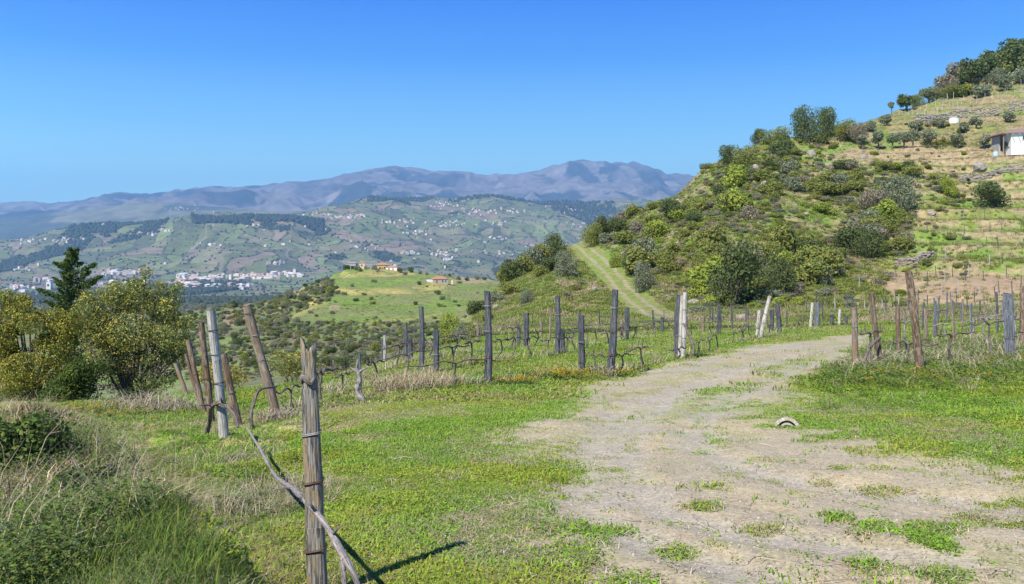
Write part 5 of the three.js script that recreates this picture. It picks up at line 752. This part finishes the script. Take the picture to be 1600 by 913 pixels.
function leafy(r, n, h, spread, size, cols) { const P = [], C = [], c = V(0, 0, 0), m = V(0, 0, 0); for (let i = 0; i < n; i++) { const a = r() * 6.283, q = Math.sqrt(r()) * spread; c.set(Math.cos(a) * q, r() * h, Math.sin(a) * q); m.set((r() - 0.5) * 1.2, 1, (r() - 0.5) * 1.2).normalize(); leafQuad(P, C, c, m, r, size * (0.5 + 0.8 * r()), 0.55, pick(r, cols, 0.3)); } return fromArrays(P, C); }
{
  const r = rng(1001), GR = [[0.19, 0.32, 0.03], [0.25, 0.37, 0.035], [0.15, 0.28, 0.025], [0.29, 0.35, 0.05]], DRY = [[0.38, 0.31, 0.18], [0.3, 0.24, 0.14], [0.44, 0.37, 0.23], [0.24, 0.19, 0.11]], GREY = [[0.34, 0.285, 0.2], [0.26, 0.215, 0.15], [0.4, 0.34, 0.25]];
  const one = [1, 1, 1], tint = (x, D) => { const k = 0.75 + 0.5 * r(), y = x === undefined ? 0.92 + 0.16 * r() : 0.8 + 0.2 * r() + 0.25 * sm(0.45, 0.66, fbm(x * 0.9 + 7, D * 0.9, 3)); return [k * y, k * (x === undefined ? 1 : 1.04), k * 0.95]; };
  const gs = [blades(r, 22, 0.008, 0.026, 0.0032, 0.07, 0.8, GR), blades(r, 22, 0.012, 0.04, 0.0036, 0.09, 0.9, GR, [0.35, 0.3, 0.1]), leafy(r, 36, 0.014, 0.09, 0.009, GR), leafy(r, 28, 0.022, 0.07, 0.011, GR)], lists = [[], [], [], []], dryS = [[], []], farG = [[], []];
  const ds = [blades(r, 14, 0.008, 0.028, 0.0018, 0.09, 2.4, DRY), blades(r, 12, 0.008, 0.03, 0.0018, 0.1, 3, GREY)];
  for (let i = 0; i < 150000; i++) { // short turf, thick near the camera
    const D = 2.6 * Math.pow(15 / 2.6, r()), x = (-0.66 + 1.34 * r()) * D; groundCover(x, D); if (r() > gi.grass * (D > 9 ? gi.grass : 1.05) + 0.012) continue;
    if (r() < gi.dry * 0.6 + 0.04) { dryS[r() < 0.6 ? 0 : 1].push([G3(x, D, -0.004), r() * 6.28, 0.7 + 0.7 * r(), tint()]); continue; }
    const k = fbm(x * 1.4 + 9, D * 1.4, 2) + (r() - 0.5) * 0.3; lists[k < 0.42 ? 0 : k < 0.55 ? 2 : r() < 0.6 ? 1 : 3].push([G3(x, D, -0.004), r() * 6.28, 0.7 + 0.6 * r() + (x > 5 ? 0.5 : 0), tint(x, D)]);
  }
  lists.forEach((l, i) => stuff('short_grass', gs[i], leafMat, l, ['short green turf of the foreground', 'taller tufts of turf in the foreground', 'clover carpet in the foreground turf', 'leafy weeds in the foreground turf'][i], 'grass'));
  dryS.forEach((l, i) => stuff('dry_grass', ds[i], dryMat, l, ['straw-coloured dead grass in the turf', 'greyish dead stems lying in the turf'][i], 'dry grass'));
  const gf = [blades(r, 22, 0.02, 0.07, 0.008, 0.2, 0.9, GR), leafy(r, 30, 0.04, 0.2, 0.02, GR)], df = blades(r, 16, 0.02, 0.08, 0.0045, 0.2, 1.9, DRY), L1_ = [[], []], L2_ = [];
  for (let i = 0; i < 60000; i++) { const D = 13 * Math.pow(46 / 13, r()), x = (-0.5 + 1.12 * r()) * D; groundCover(x, D); if (r() > gi.grass * gi.grass) continue; if (r() < gi.dry * 0.6 + 0.1) L2_.push([G3(x, D, -0.005), r() * 6.28, 0.6 + 0.7 * r(), tint()]); else L1_[r() < 0.5 ? 0 : 1].push([G3(x, D, -0.005), r() * 6.28, 0.6 + 0.7 * r(), tint(x, D)]); }
  L1_.forEach((l, i) => stuff('meadow_grass', gf[i], leafMat, l, ['green grass between the vine rows', 'broad-leaved weeds between the vine rows'][i], 'grass')); stuff('meadow_dry_grass', df, dryMat, L2_, 'dead grass between the vine rows', 'dry grass');
  // tall weeds of the left bank
  const WD = [[0.117, 0.196, 0.029], [0.147, 0.225, 0.034], [0.087, 0.156, 0.028], [0.176, 0.215, 0.049]], WB = [[0.128, 0.171, 0.087], [0.156, 0.196, 0.098], [0.107, 0.152, 0.078]];
  const wp = [leafy(r, 90, 0.22, 0.15, 0.012, WD), leafy(r, 90, 0.2, 0.14, 0.009, WB), blades(r, 40, 0.06, 0.24, 0.0032, 0.11, 0.7, WD), blades(r, 8, 0.12, 0.42, 0.0018, 0.1, 0.9, GREY), blades(r, 30, 0.05, 0.22, 0.0026, 0.13, 2.2, DRY)], wl = wp.map(() => []);
  for (let i = 0; i < 30000; i++) { const D = 1.9 * Math.pow(17.5 / 1.9, r()), x = (-0.74 + 0.62 * r()) * D, lip = table([[2.5, -0.9], [4.3, -1.1], [7, -2.2], [10, -3.3], [17, -5]], D); const dep = lip - x + (fbm(x * 1.2, D * 1.2, 2) - 0.5) * 1.6; if (r() > sm(-0.9, 0.9, dep)) continue; const q = fbm(x * 0.9 + 5, D * 0.9, 3) + (r() - 0.5) * 0.62, k = dep > 0.6 ? (q < 0.4 ? 0 : q < 0.47 ? 1 : q < 0.56 ? 2 : q < 0.62 ? 3 : 4) : (q < 0.5 ? 2 : q < 0.57 ? 1 : 4), s = (0.25 + 0.75 * r() * r()) * (dep > 0.6 && D < 9 ? 1 : 0.65); wl[k].push([G3(x, D, -0.01), r() * 6.28, s, tint()]); }
  wl.forEach((l, i) => stuff('bank_weeds', wp[i], i > 2 ? dryMat : leafMat, l, ['dark leafy weeds on the left bank', 'greyish leafy weeds on the left bank', 'tall green grass on the left bank', 'tall grey dead stalks on the left bank', 'matted straw on the left bank'][i], 'weeds'));
  // right verge and the tangle among the right-hand vines
  const v2 = [leafy(r, 60, 0.2, 0.2, 0.03, [[0.12, 0.19, 0.022], [0.15, 0.22, 0.026], [0.09, 0.155, 0.02]]), blades(r, 22, 0.1, 0.36, 0.004, 0.2, 0.9, GREY), blades(r, 30, 0.05, 0.2, 0.005, 0.2, 0.8, GR)], l2 = v2.map(() => []);
  for (let i = 0; i < 5200; i++) { const px = 1285 + 420 * r(), D = 10.5 + 13 * r(), x = (px - 800) / F * D; groundCover(x, D); if (gi.dirt > 0.35) continue; const d = sm(11.5, 15, D); if (r() > 0.25 + 0.75 * d) continue; const q = r(), k = D > 15.5 ? (q < 0.2 ? 1 : q < 0.72 ? 0 : 2) : (q < 0.5 ? 0 : q < 0.62 ? 1 : 2); l2[k].push([G3(x, D, -0.01), r() * 6.28, (0.35 + 0.5 * r()) * (0.6 + 0.6 * d), tint()]); }
  l2.forEach((l, i) => stuff('verge_weeds', v2[i], i === 1 ? dryMat : leafMat, l, ['bright leafy weeds under the right-hand vines', 'grey dead stalks tangled in the right-hand vines', 'long grass on the right verge'][i], 'weeds'));
  { // prunings and weeds along the vine rows
    const a = blades(r, 16, 0.06, 0.3, 0.0045, 0.16, 1.2, GREY), b = leafy(r, 34, 0.14, 0.18, 0.022, GR), la = [], lb = [];
    for (const R of [ROWS.front, ROWS.second, ROWS.third, ROWS.right, ROWS.right.map(([a, b]) => [a + 20, b * 1.1]), [[1400, 20], [1480, 21], [1560, 22], [1650, 23]], [[1430, 24], [1520, 25], [1650, 26]]]) { for (let i = 0; i < R.length - 1; i++) { const n = 34; for (let j = 0; j < n; j++) { const t = r(), px = lerp(R[i][0], R[i + 1][0], t) + (r() - 0.5) * 8, D = lerp(R[i][1], R[i + 1][1], t) + (r() - 0.5) * 0.7; (r() < 0.6 ? la : lb).push([GP(px, D, -0.01), r() * 6.28, 0.5 + 0.7 * r(), tint()]); } } }
    stuff('row_litter', a, dryMat, la, 'dry prunings and dead stems lying along the vine rows', 'litter'); stuff('row_weeds', b, leafMat, lb, 'green weeds growing along the vine rows', 'weeds');
  }
  // pale dead grass clumps
  const clump = (label, px, D, n, h, spread, cols) => { const q = rng(Math.floor(px * 7 + D)); const g = thing('dead_grass_clump', label, 'dry grass', GP(px, D, -0.02), 'clumps of dead grass'); part('stalks', blades(q, n, h * 0.25, h, 0.0003 * D, spread, 1.8, cols), dryMat, g); };
  clump('large pale clump of dead grass below the short slate post', 645, 15, 900, 0.42, 0.62, DRY); clump('pale dead grass right of the large clump', 690, 15.6, 420, 0.3, 0.4, DRY); clump('straw clump trailing left of the large clump', 600, 14.2, 360, 0.2, 0.5, DRY); clump('dead grass round the foot of the tawny leaning post', 440, 12.1, 380, 0.22, 0.3, GREY); clump('grey tangle of dead grass behind the front post', 395, 8.2, 760, 0.26, 0.6, GREY); clump('grey tangle of stems left of the front post', 420, 6.2, 800, 0.2, 0.5, GREY); clump('brownish mat of straw beside the leaning vine arm', 375, 7, 800, 0.18, 0.7, DRY); clump('dry clump between the slate posts by the yard', 795, 15.8, 260, 0.22, 0.28, DRY); clump('dry clump at the tallest slate post', 745, 15.6, 240, 0.2, 0.3, GREY); clump('dead grass at the grey-topped post on the right', 1365, 15.8, 420, 0.3, 0.5, GREY); clump('pale dead grass along the bank edge under the mimosa', 215, 16.6, 700, 0.34, 0.9, GREY); clump('second pale strip of dead grass along the bank edge', 265, 16.8, 500, 0.3, 0.8, GREY);
  // brambles
  const bram = (label, px, py, wpx, hpx, n, cols, sd) => { const q = rng(sd), h = hit(px, py), w = wpx / F * h.D / 2, ht = hpx / F * h.D, g = thing('bramble_bush', label, 'bush', G3(h.x, h.D, -0.05), 'brambles on the left bank'); part('foliage', leafCloud(q, { lobes: bushLobes(q, w, ht, 14, 0.15), n, size: 0.0036 * h.D, cols, jit: 0.4, depth: 0.7 }), leafMat, g); for (let i = 0; i < 7; i++) { const a = q() * 6.28, e = V(Math.cos(a) * w * (0.6 + 0.5 * q()), ht * (0.5 + 0.7 * q()), Math.sin(a) * w * 0.8); part('stem', tube(curvePts([V(0, 0, 0), e.clone().multiplyScalar(0.5).add(V(0, ht * 0.3, 0)), e], 6), [5, 5, 4.5, 4, 3, 2.5, 2].map((k) => k * 0.0012), 5, q), M.paleVine, g); } };
  const DK = [[0.075, 0.115, 0.028], [0.06, 0.095, 0.025], [0.095, 0.135, 0.035], [0.12, 0.15, 0.04]]; bram('dark bramble mound on the left bank', 135, 790, 120, 75, 5200, DK, 861); bram('leafy bramble at the left edge of the picture', 30, 745, 170, 115, 7000, DK.concat(WD), 862); bram('low bramble behind the dark mound', 120, 712, 130, 50, 2600, WD.concat(WB), 863); bram('small bramble tuft above the ditch', 235, 790, 80, 50, 1500, WD, 864);
  // yellow flowers
  const fg = mergeGeometries([leafy(r, 12, 0.02, 0.05, 0.011, [[0.55, 0.42, 0.02], [0.5, 0.36, 0.02]]).translate(0, 0.1, 0), leafy(r, 26, 0.1, 0.08, 0.018, WD)]), fl = [];
  for (const [px, D, n, sx, sd] of [[880, 16.6, 150, 70, 0.7], [800, 15.6, 70, 50, 0.6], [960, 17.6, 60, 60, 0.7], [140, 15.5, 110, 120, 1.5], [1450, 14.5, 120, 130, 1.6], [1540, 17, 140, 90, 2], [20, 4.6, 3, 20, 0.3], [760, 20, 60, 80, 2]]) for (let i = 0; i < n; i++) { const x = px + (r() + r() - 1) * sx, d = D + (r() + r() - 1) * sd; fl.push([GP(x, d, -0.01), r() * 6.28, 0.8 + 0.6 * r(), one]); }
  stuff('yellow_flowers', fg, leafMat, fl, 'small yellow wild flowers in patches by the vines', 'flowers');
  { const l = []; for (let i = 0; i < 90; i++) { const h = hit(1440 + 55 * r(), 222 + 8 * r(), 100, 240); if (h) l.push([G3(h.x, h.D, 0), r() * 6, 5 + 3 * r(), one]); } stuff('yellow_flowers', fg, leafMat, l, 'yellow flower bed among the olives on the house terrace', 'flowers'); }
  // gravel and clods
  const sg = [rockGeo(r, 1, 0.55, 0.8, 1), rockGeo(r, 1, 0.5, 0.9, 1)], sl = [[], []]; for (let i = 0; i < 60000; i++) { const D = 2.8 * Math.pow(24 / 2.8, r()), x = (-0.45 + 1.15 * r()) * D; groundCover(x, D); if (r() > gi.dirt * 0.95 + 0.05) continue; const s = 0.0018 + 0.007 * Math.pow(r(), 6) + D * 0.0002, k = 0.45 + 0.8 * r(), w = r() < 0.06 ? 1.2 : 1; sl[i & 1].push([G3(x, D, s * 0.1), r() * 6.28, s, [0.33 * k * w, 0.295 * k * w, 0.24 * k * w], [r(), r()]]); }
  sl.forEach((l, i) => stuff('gravel', sg[i], rough({}), l, ['loose gravel on the yard', 'small stones on the yard'][i], 'gravel'));
  const tw = tube([V(-0.06, 0.006, 0), V(-0.02, 0.012, 0.01), V(0.03, 0.006, -0.006), V(0.07, 0.01, 0.004)], [0.0013, 0.0017, 0.0013, 0.0007], 4, r), tl = []; for (let i = 0; i < 420; i++) { const D = 3 * Math.pow(16 / 3, r()), x = (-0.5 + 1.15 * r()) * D; tl.push([G3(x, D, 0.003), r() * 6.28, 0.5 + 1.3 * r(), (() => { const k = 0.22 + 0.3 * r(); return [k, k * 0.82, k * 0.62]; })()]); }
  stuff('twigs', tw, rough({}), tl, 'fallen twigs scattered on the yard and turf', 'twigs');
}
{ // rough grass on the slopes
  const r = rng(1500), cl = [[0.2, 0.27, 0.04], [0.26, 0.3, 0.06], [0.16, 0.22, 0.04], [0.3, 0.28, 0.1]], dr = [[0.42, 0.35, 0.2], [0.36, 0.29, 0.16], [0.3, 0.25, 0.14]], a = blades(r, 26, 0.12, 0.4, 0.022, 0.35, 0.9, cl), b = blades(r, 22, 0.12, 0.42, 0.016, 0.35, 1.1, dr), la = [], lb = [], ka = [], kb = [];
  for (let i = 0; i < 60000; i++) { const D = 46 * Math.pow(250 / 46, r()), px = 740 + 900 * r(), x = (px - 800) / F * D; if (Math.abs(trackDist(x, D)) < 1.9) continue; const n = fbm(x / 3.2, D / 3.2, 3) + (r() - 0.5) * 0.3, k = 0.75 + 0.5 * r(), py = HY - F * H(x, D) / D; if (py > 422 && py < 480 && px > 1385 && r() < 0.93) continue; if (py > 300 && py < 422 && px > 1380 && r() < 0.4) continue; const dry = n > (px < 1330 ? 0.62 : 0.54) || (py < 262 && px > 1300 && r() < 0.75), s = 0.5 + 0.7 * r(); (dry ? lb : la).push([G3(x, D, -0.03), r() * 6.28, s, [k, k, k]]); }
  stuff('slope_grass', a, leafMat, la, 'rough green grass over the right hillside and spur', 'grass'); stuff('slope_dry_grass', b, dryMat, lb, 'rough dead grass over the right hillside and spur', 'dry grass');
  for (let i = 0; i < 6500; i++) { const px = 390 + 380 * r(), D = 170 + 400 * r(), x = (px - 800) / F * D, py = HY - F * H(x, D) / D; if (py < 414 || py > 515) continue; const k = 0.8 + 0.4 * r(), n = fbm(x / 14, D / 26, 3) + (r() - 0.5) * 0.2; (n > 0.58 ? kb : ka).push([G3(x, D, -0.05), r() * 6.28, 0.6 + 0.9 * r(), [k, k * 1.12, k * 0.8]]); }
  stuff('knoll_grass', a, leafMat, ka, 'fresh green grass on the terraced knoll', 'grass'); stuff('knoll_dry_grass', b, dryMat, kb, 'dead grass on the terraced knoll', 'dry grass');
  [[541, 'dark', 9], [556, 'olive', 8], [562, 'broom', 7], [571, 'dusk', 7], [584, 'olive', 8], [590, 'dusk', 6], [606, 'dusk', 7], [625, 'dark', 8], [633, 'olive', 7], [641, 'dark', 9], [656, 'dusk', 6], [668, 'olive', 5], [702, 'dark', 5], [716, 'olive', 7], [729, 'dark', 6], [745, 'olive', 7], [757, 'dark', 6]].forEach(([px, k, h], i) => { const D = 530 - (i % 3) * 9, w = h * 1.3 / F * D; shrub(k, (px - 800) / F * D, D, w, h / F * D, KIND_WORD[k] + ' shrub on the knoll top, ' + ['first', 'second', 'third', 'fourth', 'fifth', 'sixth', 'seventh', 'eighth', 'ninth', 'tenth', 'eleventh', 'twelfth', 'thirteenth', 'fourteenth', 'fifteenth', 'sixteenth', 'last'][i] + ' from the left', 'shrubs along the knoll top', r, false); });
}
log('cover');
renderer.render(scene, camera);
